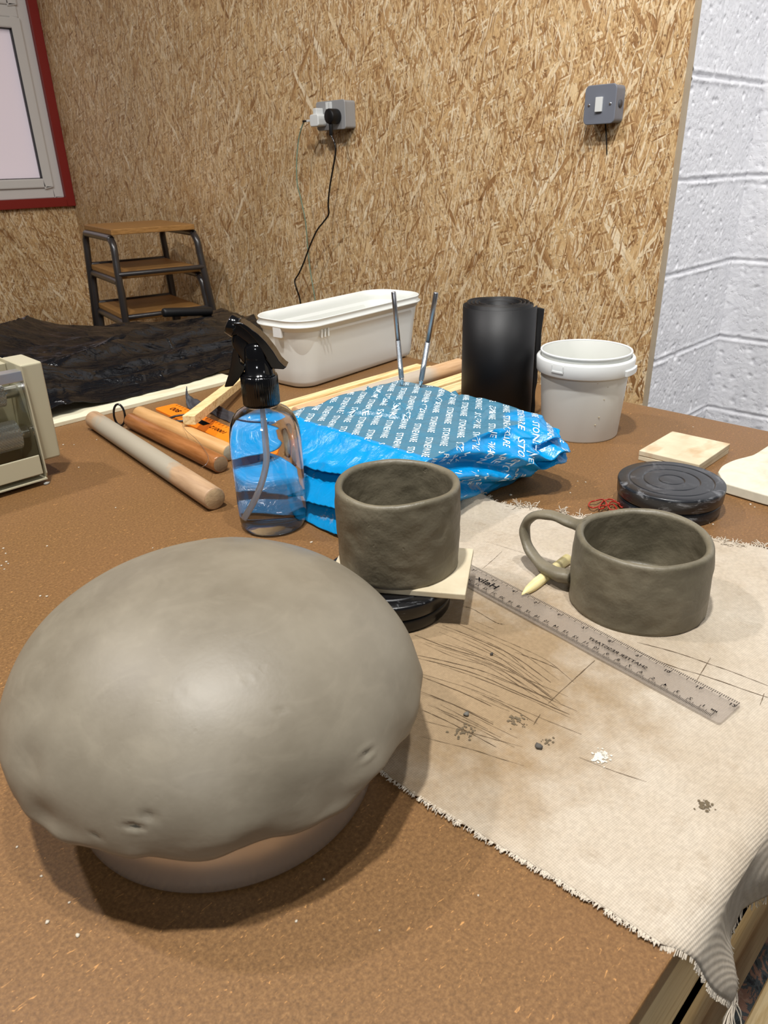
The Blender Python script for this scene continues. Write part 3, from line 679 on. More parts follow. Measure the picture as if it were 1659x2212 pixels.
# ware board at right with the curved edge
cv = spline([Vector((x, y, 0)) for x, y in ((.8524, .2949), (.875, .2985), (.9022, .2954), (.925, .288), (.94, .2845), (.985, .283))], 8)
poly = [(p.x, p.y) for p in cv] + [(.99, .12), (.82, .115), (.8165, .12), (.8175, .2280), (.8192, .2310), (.8215, .2740), (.8226, .2756)]
poly = [(.8226, .2756)] + [(p.x, p.y) for p in cv] + [(.99, .21), (.825, .2085), (.8200, .2115), (.8195, .2301)]
m_sl = wood('plaster_board_top', srgb(190, 182, 160), srgb(212, 206, 186), (3, 3, 3), 10, .8)
o = mk('shaped_board', prism(poly[::-1], T + .001, T + .013), m_sl, smooth=False, bevel=.0012, origin=(.9, .25, T + .001)); tag(o, 'pale wooden board with a curved cut edge at the right of the table', 'board')

# ================================================================== CLAY CUPS
def cup(name, C, r0, r1, H, th, seed, label, top_wob=.0018, rim_r=.0026):
    n = 160; t = None
    prof = []
    K = 34
    for k in range(6): prof.append((r0 * k / 6 * .97, 0, 0))
    prof += [(r0 * .985, .0004, 0), (r0 * 1.0, .003, 0)]
    for k in range(1, K + 1): s = k / K; prof.append((r0 + (r1 - r0) * s + .0012 * math.sin(s * 3.0), .003 + (H - .003 - rim_r) * s, 0))
    for k in range(1, 6): a = PI * k / 6; prof.append((r1 - th / 2 + th / 2 * math.cos(a), H - rim_r + rim_r * math.sin(a), 0))
    for k in range(K): s = 1 - k / K; prof.append((r0 + (r1 - r0) * s - th + .0006 * math.sin(s * 5), .008 + (H - .008 - rim_r) * s, 1))
    for k in range(6): s = 1 - k / 5; prof.append(((r0 - th) * s * .96, .0065 + .0015 * s ** 4, 1))
    V = []
    for k, (r, z, ins) in enumerate(prof):
        for i in range(n):
            a = 2 * PI * i / n; ca, sa = math.cos(a), math.sin(a); s = z / H
            wob = 1 + .010 * nz((ca * 1.4, sa * 1.4, s * 1.2 + seed), 1) * 2 * s + .004 * nz((ca * 3, sa * 3, s * 3 + seed), 1)
            zz = z + top_wob * s * nz((ca * 1.3, sa * 1.3, seed + 5), 1) * 1.4
            p = Vector((C[0] + r * wob * ca, C[1] + r * wob * sa, C[2] + zz))
            if z > .002:
                d = Vector((ca, sa, 0)) * (-1 if ins else 1)
                rk = sst(H, H - .012, z) * .8 + .2; h = (.0011 * nz(p, 34, seed) + .0006 * nz(p, 85, seed + 2) - .0007 * max(0, nz(p, 60, seed + 9) - .1)) * rk
                ff = nz(p, 55, seed + 4)
                if ff > .25: h -= .002 * (ff - .25) * rk
                p += d * h
            V.append(p)
    Fc = []
    for k in range(len(prof) - 1):
        for i in range(n): Fc.append((k * n + i, k * n + (i + 1) % n, (k + 1) * n + (i + 1) % n, (k + 1) * n + i))
    return V, Fc
C1 = (.4075, .3995, ZT + .0056)
o = mk('clay_cup', cup('c', C1, .0528, .0532, .0775, .0058, 1.3, ''), CLAY, origin=C1); tag(o, 'handleless hand-built grey clay cup standing on a tile and turntable', 'cup')
C2 = (.5405, .2370, T + .003)
mg = thing('clay_mug', 'wide hand-built grey clay mug with a big looped handle on the canvas', 'mug', C2)
mk('mug_body', cup('m', C2, .0585, .0560, .0640, .0062, 4.1, ''), CLAY, mg)
hp = [(C2[0] - .012, C2[1] + .050, C2[2] + .060), (C2[0] - .012, C2[1] + .062, C2[2] + .0590), (C2[0] - .0105, C2[1] + .084, C2[2] + .0590), (C2[0] - .010, C2[1] + .104, C2[2] + .052), (C2[0] - .011, C2[1] + .1125, C2[2] + .037), (C2[0] - .016, C2[1] + .104, C2[2] + .021), (C2[0] - .022, C2[1] + .084, C2[2] + .012), (C2[0] - .026, C2[1] + .064, C2[2] + .0115), (C2[0] - .024, C2[1] + .050, C2[2] + .013)]
hs = spline(hp, 9)
mk('mug_handle', tube(hs, .0055, 20, flat=(1.15, .72), rad=[.0066 * (1.25 - .35 * min(1, i / 10) + .55 * sst(44, 68, i) + .05 * math.sin(i * .7)) for i in range(len(hs))]), CLAY, mg, subsurf=1)
# wooden modelling tool
wt = Vector(pz(1127, 1285, T + .0060)); we = Vector(pz(1226, 1207, T + .0075))
dd = (we - wt).normalized()
o = mk('wooden_tool', tube([wt, wt + dd * .004, wt + dd * .010, wt + dd * .018, wt + dd * .024, we], .0045, 18, rad=[.0004, .0018, .0036, .0047, .0050, .0050]), wood('tool_wood', srgb(226, 208, 140), srgb(240, 226, 170), (3, 30, 30), 10, .45), origin=tuple(wt)); tag(o, 'pale pointed wooden modelling tool lying on the canvas beside the mug handle', 'pottery tool')

# ================================================================== CLEAR RULER
def clear_mat(name, col=(1, 1, 1, 1), ior=1.45, rough=.02, alpha=None):
    m, nt, bs = mat(name); bs.inputs['Base Color'].default_value = col; bs.inputs['Transmission Weight'].default_value = 1
    bs.inputs['Roughness'].default_value = rough; bs.inputs['IOR'].default_value = ior; return m
m, nt, bs = mat('clear_ruler_plastic'); bs.inputs['Base Color'].default_value = srgb(172, 160, 148); bs.inputs['Roughness'].default_value = .2; bs.inputs['Specular IOR Level'].default_value = .3
bs.inputs['Alpha'].default_value = .30; RUL = m
rl = thing('clear_ruler', 'clear scratched plastic thirty centimetre ruler lying across the canvas', 'ruler', (.45, .27, T + .0035))
r0 = Vector((.4455, .1160)); ru = Vector((.0245, .2440)).normalized(); rv = Vector((-ru.y, ru.x))      # ru: from the near right end to the left ; rv: towards the viewer's left-near edge
zr = T + .0042
def rp(s, t, z=0): q = r0 + ru * s + rv * t; return Vector((q.x, q.y, zr + z))
Wr = .0150
prof = [rrect(0, .313, -Wr, Wr, .0025, 4)]
V = [rp(s, t, 0) for s, t in prof[0]] + [rp(s, t, .0021 if t < .0075 else .0009) for s, t in prof[0]]
nn = len(prof[0]); body = (V, [list(range(nn))[::-1], list(range(nn, 2 * nn))] + [(i, (i + 1) % nn, nn + (i + 1) % nn, nn + i) for i in range(nn)])
mk('ruler_body', body, RUL, rl, smooth=False)
tk = []
def rquad(s, t0, t1, wd, z=.0024):
    return [rp(s - wd, t0, z), rp(s + wd, t0, z), rp(s + wd, t1, z), rp(s - wd, t1, z)], [(0, 1, 2, 3)]
for k in range(301):
    L = .0062 if k % 10 == 0 else (.0045 if k % 5 == 0 else .0030)
    tk.append(rquad(.0075 + k * .001, Wr - .0006 - L, Wr - .0006, .00019))
for k in range(193):
    L = .0068 if k % 16 == 0 else (.0048 if k % 8 == 0 else (.0038 if k % 4 == 0 else .0026))
    tk.append(rquad(.3122 - .0063 - k * .0254 / 16, -Wr + .0006, -Wr + .0006 + L, .0002))
mk('tick_marks', join(*tk), INK, rl, smooth=False)
lt = []
ru3, rv3 = Vector((ru.x, ru.y, 0)), Vector((rv.x, rv.y, 0))
for k in range(1, 31): lt.append(place_text(str(k), .0036, rp(.0075 + k * .010 + (-.0018 if k < 10 else -.0002), Wr - .0075, .0025), ru3, -rv3 * -1, 1.15) if False else place_text(str(k), .0044, rp(.0075 + k * .010 - .0016, Wr - .0072, .0025), ru3, -rv3, 1.1))
for k in range(1, 13): lt.append(place_text(str(k), .0044, rp(.3122 - .0063 - k * .0254 + .0022, -Wr + .0068, .0025), -ru3, rv3, 1.1))
lt.append(place_text('SHATTER RESISTANT', .0048, rp(.092, .0008, .0025), ru3, -rv3, 1.18))
lt.append(place_text('Helix', .0106, rp(.232, -.0010, .0025), ru3, -rv3, 1.1)); lt.append(place_text('MM', .0030, rp(.0085, Wr - .0078, .0025), ru3, -rv3, 1))
mk('numbers_and_lettering', join(*lt), INK, rl, smooth=False)

# ================================================================== SPRAY BOTTLE
BCn = Vector((.4205, .6050, T + .0003))
sb = thing('spray_bottle', 'clear round spray bottle full of water with a black trigger head', 'spray bottle', tuple(BCn))
LEAN = Vector((.010, -.010, 0)) * 0
outer = [(0, .003), (.018, .0025), (.026, .001), (.030, 0), (.0335, .0015), (.0358, .006), (.0366, .012), (.0371, .03), (.0375, .06), (.0378, .085), (.0376, .100), (.0366, .110), (.0345, .1185), (.031, .1255), (.0265, .1305), (.020, .1345), (.0155, .1365), (.0135, .139), (.0132, .152), (.0130, .153)]
inner = [(max(0, r - .0009), z + (.0012 if r < .034 and z < .02 else 0)) for r, z in outer]
def axis_shift(p, a, k, r): return p
def lean_fn(p, a, k, r): return p + Vector((-.0035, .0035, 0)) * 0
V, Fc = lathe(outer + inner[::-1], BCn, 96); 
PET = clear_mat('clear_pet', (1, 1, 1, 1), 1.45, .01); WATER = clear_mat('water', (.96, .985, 1, 1), 1.333, 0)
mk('bottle_body', (V, Fc), PET, sb)
wprof = [(max(0, r - .00085), z + (.0011 if r < .034 and z < .02 else 0)) for r, z in outer if z < .128] + [(.0235, .1300), (.010, .1299), (0, .1299)]
mk('water', lathe(wprof, BCn, 96), WATER, sb)
cz = BCn.z
cap = []
nR = 144
capp = [(.0125, .1375), (.0180, .1375), (.0186, .1385), (.0186, .1660), (.0182, .1680), (.0150, .1685), (.0150, .1695)]
def ribbed(p, a, k, r):
    if 1 <= k <= 4 and r > .018:
        q = Vector((p.x - BCn.x, p.y - BCn.y, 0)); f = 1 + (.022 if int(a / (2 * PI) * 48 * 2) % 2 else 0) * (1 if k in (2, 3) else 0); return Vector((BCn.x + q.x * f, BCn.y + q.y * f, p.z))
    return p
mk('screw_cap', lathe(capp, BCn, nR, ribbed), BLACK_PL, sb)
mk('neck_ring', lathe([(.0105, .1665), (.0165, .1665), (.0170, .1680), (.0165, .1700), (.0138, .1705), (.0135, .1860), (.0128, .1960), (.0100, .2010), (0, .2015)], BCn, 64), BLACK_PL, sb)
# trigger head lies in the vertical plane that faces the picture: hd = its forward direction
hr = Vector((right.x, right.y, 0)).normalized(); hn = Vector((-hr.y, hr.x, 0))
def hq(u, v):      # a picture point carried onto the vertical plane through the bottle axis
    d = ray(u, v); t = (BCn - CAM).dot(hn) / d.dot(hn); return CAM + d * t
def slab(pix, half, name, m, bev=.002, parent=sb, prof=None):
    P = [hq(u, v) for u, v in pix]; n = len(P)
    V = [p - hn * (half if not prof else prof[i]) for i, p in enumerate(P)] + [p + hn * (half if not prof else prof[i]) for i, p in enumerate(P)]
    Fc = [list(range(n))[::-1], list(range(n, 2 * n))] + [(i, (i + 1) % n, n + (i + 1) % n, n + i) for i in range(n)]
    return mk(name, (V, Fc), m, parent, bevel=bev, seg=3)
def zs_(pts): return [(380 + a * .15672, 660 + b * .15672) for a, b in pts]
colm = slab(zs_([(1060, 640), (1170, 560), (1330, 800), (1355, 900), (1365, 980), (1050, 1000), (1050, 800)]), .0105, 'spray_head', BLACK_PL, .004)
hood = slab(zs_([(790, 225), (900, 235), (1010, 330), (1110, 440), (1180, 540), (1250, 660), (1340, 815), (1360, 860), (1300, 800), (1190, 720), (1110, 620), (1000, 480), (860, 375), (790, 390)]), .0085, 'hood', BLACK_PL, .0015, colm)
shell = slab(zs_([(780, 215), (920, 205), (1000, 250), (1150, 360), (1260, 470), (1360, 600), (1440, 730), (1500, 790), (1540, 815), (1500, 845), (1370, 838), (1330, 815), (1250, 660), (1180, 540), (1100, 430), (1000, 325), (890, 240), (790, 235)]), .0105, 'top_cover', BLACK_PL, .0012, colm)
slab(zs_([(800, 385), (870, 350), (1120, 560), (1150, 640), (1060, 800), (985, 800), (930, 760), (850, 640), (800, 570), (778, 500), (782, 430)]), .0070, 'pump_housing', BLACK_PL, .003, colm)
slab(zs_([(805, 565), (870, 600), (905, 770), (960, 810), (975, 830), (945, 900), (880, 1000), (800, 1090), (690, 1106), (686, 1090), (740, 930), (770, 790), (785, 660)]), .0065, 'trigger', BLACK_PL, .0035, colm)
n0, n1 = hq(*zs_([(712, 235)])[0]), hq(*zs_([(835, 300)])[0])
nzl = []
P = [n0 + (n1 - n0) * t for t in (0, .06, .15, .9, 1)]
mk('nozzle', tube(P, .0105, 24, rad=[.0078, .0092, .0100, .0108, .0105]), BLACK_PL, colm)
tubep = [BCn + Vector((0, 0, .150)), BCn + Vector((0, 0, .125)), BCn + Vector((.000, 0, .10)), BCn + hr * -.001 + Vector((0, 0, .078)), BCn + hr * -.006 + Vector((0, 0, .055)), BCn + hr * -.0145 + Vector((0, 0, .030)), BCn + hr * -.0235 + Vector((0, 0, .0095))]
m, nt, bs = mat('dip_tube'); bs.inputs['Base Color'].default_value = (.88, .9, .92, 1); bs.inputs['Transmission Weight'].default_value = .55; bs.inputs['Roughness'].default_value = .35; bs.inputs['IOR'].default_value = 1.48
mk('dip_tube', tube(spline(tubep, 8), .0026, 14), m, sb)

# ================================================================== BLUE CLAY BAG
def bag_mat():
    m, nt, bs = mat('blue_bag_film'); v = coords(nt)
    at = nd(nt, 'ShaderNodeAttribute', attribute_name='cling')
    k = math_(nt, 'ADD', at.outputs['Fac'], math_(nt, 'MULTIPLY_ADD', noi(nt, v, 40, 5, .6), .5, -.25), clamp=True)
    k = ramp(nt, k, [(.35, B4), (.6, W4)])
    c = mix(nt, k, srgb(0, 142, 208), srgb(64, 120, 146))
    dirt = ramp(nt, noi(nt, v, 28, 6, .7), [(.60, B4), (.72, W4)])
    lowk = nd(nt, 'ShaderNodeAttribute', attribute_name='dirt')
    c = mix(nt, math_(nt, 'MULTIPLY', dirt, lowk.outputs['Fac']), c, srgb(176, 168, 150))
    ln(nt, c, bs.inputs['Base Color']); bs.inputs['Roughness'].default_value = .24; bs.inputs['Specular IOR Level'].default_value = .55
    h = noi(nt, coords(nt, (1, 1.6, 1), (0, 0, .4), src=v), 34, 6, .62, .8); h2 = noi(nt, v, 110, 3, .6, .5)
    bump(nt, bs, math_(nt, 'ADD', h, math_(nt, 'MULTIPLY', h2, .25)), .38, .006); return m
BAG = bag_mat()
bx0, bx1, by0, by1, bz1 = .468, .722, .475, .700, .835
def bag():
    bm = bmesh.new(); bmesh.ops.create_cube(bm, size=2); bmesh.ops.subdivide_edges(bm, edges=bm.edges, cuts=95, use_grid_fill=True)
    V = []; cling = []; dirt = []
    for q in bm.verts:
        p = q.co.copy(); u, v_, w_ = p
        s = p.normalized() * 1.38
        p = p.lerp(s, .16)
        side_l = sst(.7, 1.0, -u)            # -X face (pleated end)
        side_n = sst(.7, 1.0, -v_)           # -Y face
        x = .5 * (bx0 + bx1) + p.x * (bx1 - bx0) / 2; y = .5 * (by0 + by1) + p.y * (by1 - by0) / 2; zt = (w_ + 1) / 2
        z = T + .002 + (p.z * .5 + .5) * (bz1 - T - .002)
        # the end facing -X slopes in towards the top, the near corner of the top runs towards the viewer
        topk = sst(.0, 1, zt)
        x += (1 - u) / 2 * topk * .048
        y -= sst(.2, 1, -v_) * topk * (.002 + .014 * sst(.2, -1, u)) 
        # horizontal pleats on the -X end
        if side_l > 0:
            ph = zt * 2.95 + .30 * nz((y * 9, 0, 0), 1) * sst(1, .8, zt) + (y - by0) * .9 * sst(1, .7, zt)
            saw = ph - math.floor(ph)
            x -= side_l * .026 * ((1 - saw) ** .75) * 1.0
        # flared end towards -Y : plastic gathered to a tip
        if side_n > 0:
            gx = (x - .696) / .062; gz = (z - .800) / .031
            fl = math.exp(-abs(gx) ** 1.6) * math.exp(-abs(gz) ** 2.2)
            y -= side_n * .066 * fl * (1 - .55 * abs(nz((x, z * 2, 1), 34, 2))) ; z -= side_n * .012 * fl * nz((x, 0, 2), 60)
            y -= side_n * .009 * math.sin(z * 210 + x * 60 + 3 * nz((x, z, 0), 12)) * (1 - fl) * sst(0, .3, zt) * sst(1, .8, zt)
        # top creases
        if w_ > .6:
            z -= .0018 * sst(.55, .9, nz((x * 22, y * 13, 5), 1) + .5) * sst(.6, 1, w_)
            for (ax, ay, bx_, by_) in ((.735, .60, .60, .575), (.60, .575, .57, .64), (.66, .70, .62, .60), (.70, .52, .64, .50)):
                a, b = Vector((ax, ay)), Vector((bx_, by_)); pq = Vector((x, y)); t = max(0, min(1, (pq - a).dot(b - a) / (b - a).length_squared)); d = (pq - (a + (b - a) * t)).length
                z += .0030 * math.exp(-(d / .0028) ** 2) - .0022 * math.exp(-((d - .006) / .003) ** 2)
            z -= .010 * sst(.70, .80, x + (.50 - y) * .3) 
        n_ = .0022 * nz((x, y, z), 30, 1) + .0012 * nz((x, y, z), 80, 2)
        k = p.normalized() * n_
        x += k.x; y += k.y; z = max(T + .0008, z + k.z * .7)
        q.co = (x, y, z)
        side_face = max(abs(u), abs(v_)) > .999 and w_ < .995
        cling.append((0 if side_face else 1) * sst(.55, .95, w_) * sst(-.985, -.93, u) * (1 - side_l * .3) * (1 - math.exp(-((x - .70) / .03) ** 2 - ((y - .47) / .03) ** 2)))
        dirt.append(1 if zt < .62 else .15)
    bm.verts.index_update()
    V = [q.co.copy() for q in bm.verts]; Fc = [[q.index for q in f.verts] for f in bm.faces]; bm.free()
    return V, Fc, cling, dirt
V, Fc, cling, dirt = bag()
bgo = thing('clay_bag', 'bright blue plastic bag of stoneware clay lying behind the clay cup', 'bag', (.60, .59, T))
me = bpy.data.meshes.new('bag_film'); off = Vector(bgo.location); me.from_pydata([tuple(p - off) for p in V], [], Fc); me.update()
a1 = me.attributes.new('cling', 'FLOAT', 'POINT'); a2 = me.attributes.new('dirt', 'FLOAT', 'POINT')
a1.data.foreach_set('value', cling); a2.data.foreach_set('value', dirt)
me.polygons.foreach_set('use_smooth', [True] * len(me.polygons)); me.materials.append(BAG)
bo = bpy.data.objects.new('bag_film', me); COL.objects.link(bo); bo.parent = bgo
bvh = BVHTree.FromPolygons(V, Fc)
tx = []
def okf(pts, fs): return [f for f in fs if max((pts[f[i]] - pts[f[i - 1]]).length for i in range(len(f))) < .013 and max(pts[i].z for i in f) - min(pts[i].z for i in f) < .009]
rd = Vector((-.80, -.60, 0)).normalized(); upd = Vector((-rd.y, rd.x, 0)) ; upd = Vector((.60, -.80, 0))
for row in range(-9, 16):
    for col_ in range(-4, 6):
        c = Vector((.61, .60, 0)) + upd * (row * .0168) + rd * (col_ * .071 + (row % 2) * .036 + (row * .005))
        vv, ff = place_text('STONEWARE', .0112, c, rd, upd, .86)
        pts = []; keep = {}
        for i, p in enumerate(vv):
            hit = bvh.ray_cast(Vector((p.x, p.y, 1.0)), Vector((0, 0, -1)))
            if hit[0] is None or hit[1].z < (.93 if hit[0].x < .545 else .25) or hit[0].z < .79: continue
            keep[i] = len(pts); pts.append(hit[0] + hit[1] * .00045)
        fs = okf(pts, [[keep[j] for j in f] for f in ff if all(j in keep for j in f)])
        if fs: tx.append((pts, fs))
# lettering on the near side, read off the same rows carried over the edge
for row in range(0, 9):
    for col_ in range(-1, 2):
        c = Vector((.50 + row * .026, 0, .800 + col_ * .05 - (row % 2) * .022))
        vv, ff = place_text('STONEWARE', .0112, c, Vector((-.35, 0, -1)), Vector((1, 0, -.35)), .86)
        pts = []; keep = {}
        for i, p in enumerate(vv):
            hit = bvh.ray_cast(Vector((p.x, 0, p.z)), Vector((0, 1, 0)))
            if hit[0] is None or hit[1].y > -.35 or hit[1].z > .6 or p.z < .772: continue
            keep[i] = len(pts); pts.append(hit[0] + hit[1] * .00045)
        fs = okf(pts, [[keep[j] for j in f] for f in ff if all(j in keep for j in f)])
        if fs: tx.append((pts, fs))
mk('printed_lettering', join(*tx), WHITE_INK, bgo, smooth=False)

# ================================================================== NEEDLE TOOLS
for k, (b, tpx, lab) in enumerate([((869, 836), (850, 630), 'silver pin tool stuck upright in the blue bag, left of the two'), ((907, 838), (942, 631), 'silver pin tool stuck in the blue bag, right of the two, leaning right')]):
    p = pz(b[0], b[1], bz1 - .001); q = px_(tpx[0], tpx[1], p.x + (.0 if k else .0)); d = (q - p).normalized(); L = (q - p).length
    t = thing('needle_tool', lab, 'pottery tool', tuple(p), 'pin tools in the bag')
    mk('needle', tube([p - d * .006, p + d * .004], .0006, 8), STEEL, t)
    mk('collet', tube([p + d * .002, p + d * .010, p + d * .013], .002, 16, rad=[.0012, .0030, .0034]), STEEL, t)
    m, nt, bs = mat('knurled_steel_%d' % k); bs.inputs['Metallic'].default_value = 1; bs.inputs['Roughness'].default_value = .35; bs.inputs['Base Color'].default_value = (.5, .52, .55, 1)
    ch = nd(nt, 'ShaderNodeTexWave', wave_type='BANDS', bands_direction='Z'); ch.inputs['Scale'].default_value = 300; ln(nt, coords(nt), ch.inputs['Vector']); bump(nt, bs, ch.outputs['Fac'], .8, .001)
    mk('grip', tube([p + d * .013, p + d * (L * .50)], .0035, 16), m, t)
    mk('handle', tube([p + d * (L * .50), p + d * (L - .001), q], .0031, 16, rad=[.0031, .0031, .0024]), plain('brushed_alu_%d' % k, (.42, .42, .44, 1), .3, 1), t)

# ================================================================== ROLL OF BLACK BAGS
RCx, RCy = .872, .643
def roll():
    pts = []; N = 420
    for i in range(N + 1):
        t = i / N; a = t * 2 * PI * 6.0 - 1.1; r = .020 + .0335 * t; pts.append((a, r))
    V = []; 
    zt = .925
    for i, (a, r) in enumerate(pts):
        jz = .0015 * nz((a, 0, 0), .8) + (-.004 if i > N * .83 else 0) - (.0035 if i < N * .25 else 0)
        V.append((RCx + r * math.cos(a), RCy + r * math.sin(a), T)); V.append((RCx + r * math.cos(a), RCy + r * math.sin(a), zt + jz))
    # free end flap to the right
    a, r = pts[-1]; tang = Vector((-math.sin(a), math.cos(a)))
    return V, [(2 * i, 2 * i + 2, 2 * i + 3, 2 * i + 1) for i in range(N)]
t = thing('bin_bag_roll', 'upright roll of black plastic bags standing behind the blue bag', 'roll of bags', (RCx, RCy, T))
mk('rolled_film', roll(), BLACK_DULL, t, solid=.0016)
fa = math.radians(-52)
fl0 = Vector((RCx + .0545 * math.cos(fa), RCy + .0545 * math.sin(fa), 0))
fd = Vector((math.cos(fa + .75), math.sin(fa + .75), 0))
def flap(u, v): p = fl0 + fd * (.013 * u * (1 - .45 * sst(.0, .8, 1 - v)) ) ; zz = T + .002 + v * .165; return Vector((p.x + .0012 * math.sin(v * 21) * u, p.y + .001 * nz((v * 9, u, 0), 1) * u, zz - (.004 * u)))
mk('loose_end', grid(flap, 8, 60), BLACK_DULL, t, solid=.0010)

# ================================================================== WHITE BUCKET
KB = (.9055, .5165, T)
bk = thing('white_bucket', 'round white plastic bucket with a flat collar standing right of the black roll', 'bucket', KB)
mk('bucket_body', lathe([(0, .0015), (.049, .001), (.0525, .0), (.0535, .002), (.0600, .094), (.0608, .117), (.0612, .1185), (.0600, .1187), (.0592, .117), (.0586, .094), (.0520, .004), (.050, .003), (0, .003)], KB, 128), TUB_PL, bk)
co_ = mk('collar', lathe([(.0600, .093), (.0655, .0915), (.0660, .0925), (.0668, .1095), (.0655, .1115), (.0628, .1120), (.0618, .1120), (.0612, .110), (.060, .108)], KB, 128, closed=True), WHITE_PL, bk)
mk('lip', lathe([(.0598, .1165), (.0616, .1165), (.0622, .1180), (.0618, .1195), (.0602, .1197), (.0592, .1185)], KB, 128, closed=True), WHITE_PL, bk)
def cwrap(a0, a1, r, z0, z1, th, n=14):
    V, Fc = [], []
    for i in range(n + 1):
        a = math.radians(a0 + (a1 - a0) * i / n); 
        for rr, zz in ((r, z0), (r + th, z0), (r + th, z1), (r, z1)): V.append((KB[0] + rr * math.cos(a), KB[1] + rr * math.sin(a), KB[2] + zz))
    for i in range(n):
        for k in range(4): Fc.append((i * 4 + k, i * 4 + (k + 1) % 4, i * 4 + 4 + (k + 1) % 4, i * 4 + 4 + k))
    Fc += [(0, 1, 2, 3), (n * 4 + 3, n * 4 + 2, n * 4 + 1, n * 4)]; return V, Fc
mk('tamper_tab', join(cwrap(170, 186, .0662, .0985, .1005, .0012), cwrap(170, 171, .0662, .0985, .108, .0012, 2), cwrap(185, 186, .0662, .0985, .108, .0012, 2)), WHITE_PL, co_, smooth=False)
mk('handle_lug', cwrap(262, 296, .0655, .0925, .1010, .0040), WHITE_PL, co_, smooth=False, bevel=.001)
SPM = plain('clay_spot', srgb(176, 162, 130), .8)
for sp1 in ([crumb((KB[0] + (.0538 + (z_ / .117) * .0066) * math.cos(math.radians(a)), KB[1] + (.0538 + (z_ / .117) * .0066) * math.sin(math.radians(a)), KB[2] + z_), .0012, 60 + i) for i, (a, z_) in enumerate([(243, .080), (240, .063), (232, .027), (228, .086), (236, .038)])]): mk('clay_spot', sp1, SPM, bk)

# ================================================================== ICE CREAM TUB
TC, TR, THL, THW = Vector((.938, 1.053, T)), .095, .183, .0705
def tloc(x, y, z): c_, s_ = math.cos(TR), math.sin(TR); return (TC.x + x * c_ - y * s_, TC.y + x * s_ + y * c_, T + z)
def tub():
    loops = []
    def L(ins, z, r): loops.append([tloc(x, y, z) for x, y in rrect(-THL + ins, THL - ins, -THW + ins, THW - ins, max(.004, r), 30)])
    L(.040, .0, .020); L(.028, .0006, .028); L(.022, .004, .033); L(.019, .012, .036); L(.0164, .035, .039); L(.0135, .060, .042); L(.0108, .082, .044); L(.0085, .102, .046); L(.0060, .1025, .047); L(.004, .1085, .048); L(.0015, .1090, .049); L(.001, .1115, .049); L(.004, .1120, .048); L(.0035, .1200, .048); L(.0025, .1210, .049); L(.0035, .1222, .049); L(.0055, .1215, .047); L(.0075, .108, .045); L(.021, .012, .034); L(.025, .006, .031); L(.036, .003, .022)
    V = [p for l in loops for p in l]; n = len(loops[0]); Fc = []
    for k in range(len(loops) - 1):
        for i in range(n): Fc.append((k * n + i, k * n + (i + 1) % n, (k + 1) * n + (i + 1) % n, (k + 1) * n + i))
    Fc += [list(range(n))[::-1], [(len(loops) - 1) * n + i for i in range(n)]]
    return V, Fc
def tbox(*b): V, Fc = box(*b); return [tloc(*p) for p in V], Fc
tt = thing('plastic_tub', 'large rectangular white plastic tub without a lid behind the spray bottle', 'tub', tuple(TC))
mk('tub_body', tub(), TUB_PL, tt)
for k in range(3): mk('rim_rib', tbox(-.128 + k * .0085, -.126 + k * .0085, -THW + .0045, -THW + .0095, .088, .103), TUB_PL, tt, smooth=False, bevel=.0006)
mk('rim_catch', tbox(-THL + .0015, -THL + .0065, -.02, .0, .092, .110), WHITE_PL, tt, smooth=False, bevel=.0008)

# ================================================================== STICKS BEHIND THE BAG
def lath(name, x0, x1, y0, y1, z0, z1, label, m=None):
    o = mk(name, box(x0, x1, y0, y1, z0, z1), m or PINE_STICK, smooth=False, bevel=.0008, origin=((x0 + x1) / 2, (y0 + y1) / 2, z0)); return tag(o, label, 'wood strip')
lath('pine_lath', .620, 1.003, .9085, .9250, T, T + .0155, 'narrow yellow pine strip closest to the white tub')
lath('pine_lath', .625, 1.020, .8835, .9075, T, T + .0110, 'flat pine strip between the yellow strip and the wooden dowel')
lath('pine_lath', .700, 1.022, .806, .832, T, T + .0095, 'pale flat wood strip behind the blue bag, ending at the black roll')
lath('pine_lath', .700, 1.000, .772, .803, T, T + .0070, 'short thin wood strip tucked closest behind the blue bag', PINE)
m_d, nt, bs = mat('used_dowel'); v = coords(nt)
c = ramp(nt, noi(nt, coords(nt, (2, 20, 20), src=v), 10, 4), [(.3, srgb(190, 150, 108)), (.7, srgb(212, 176, 136))])
sx = nd(nt, 'ShaderNodeSeparateXYZ'); ln(nt, v, sx.inputs[0])
kk = ramp(nt, math_(nt, 'ADD', math_(nt, 'MULTIPLY', math_(nt, 'ABSOLUTE', sx.outputs['X']), 1.0), math_(nt, 'MULTIPLY', noi(nt, v, 30), .03)), [(.105, W4), (.135, B4)])
ln(nt, mix(nt, math_(nt, 'MULTIPLY', kk, .8), c, srgb(176, 170, 158)), bs.inputs['Base Color']); bs.inputs['Roughness'].default_value = .6
o = mk('rolling_pin', cylbetween((.655, .8555, T + .0142), (1.045, .8550, T + .0142), .0142, 40, .002), m_d, origin=(.86, .8555, T + .0142)); tag(o, 'thick wooden rolling pin behind the blue bag alongside the pine strips', 'rolling pin')

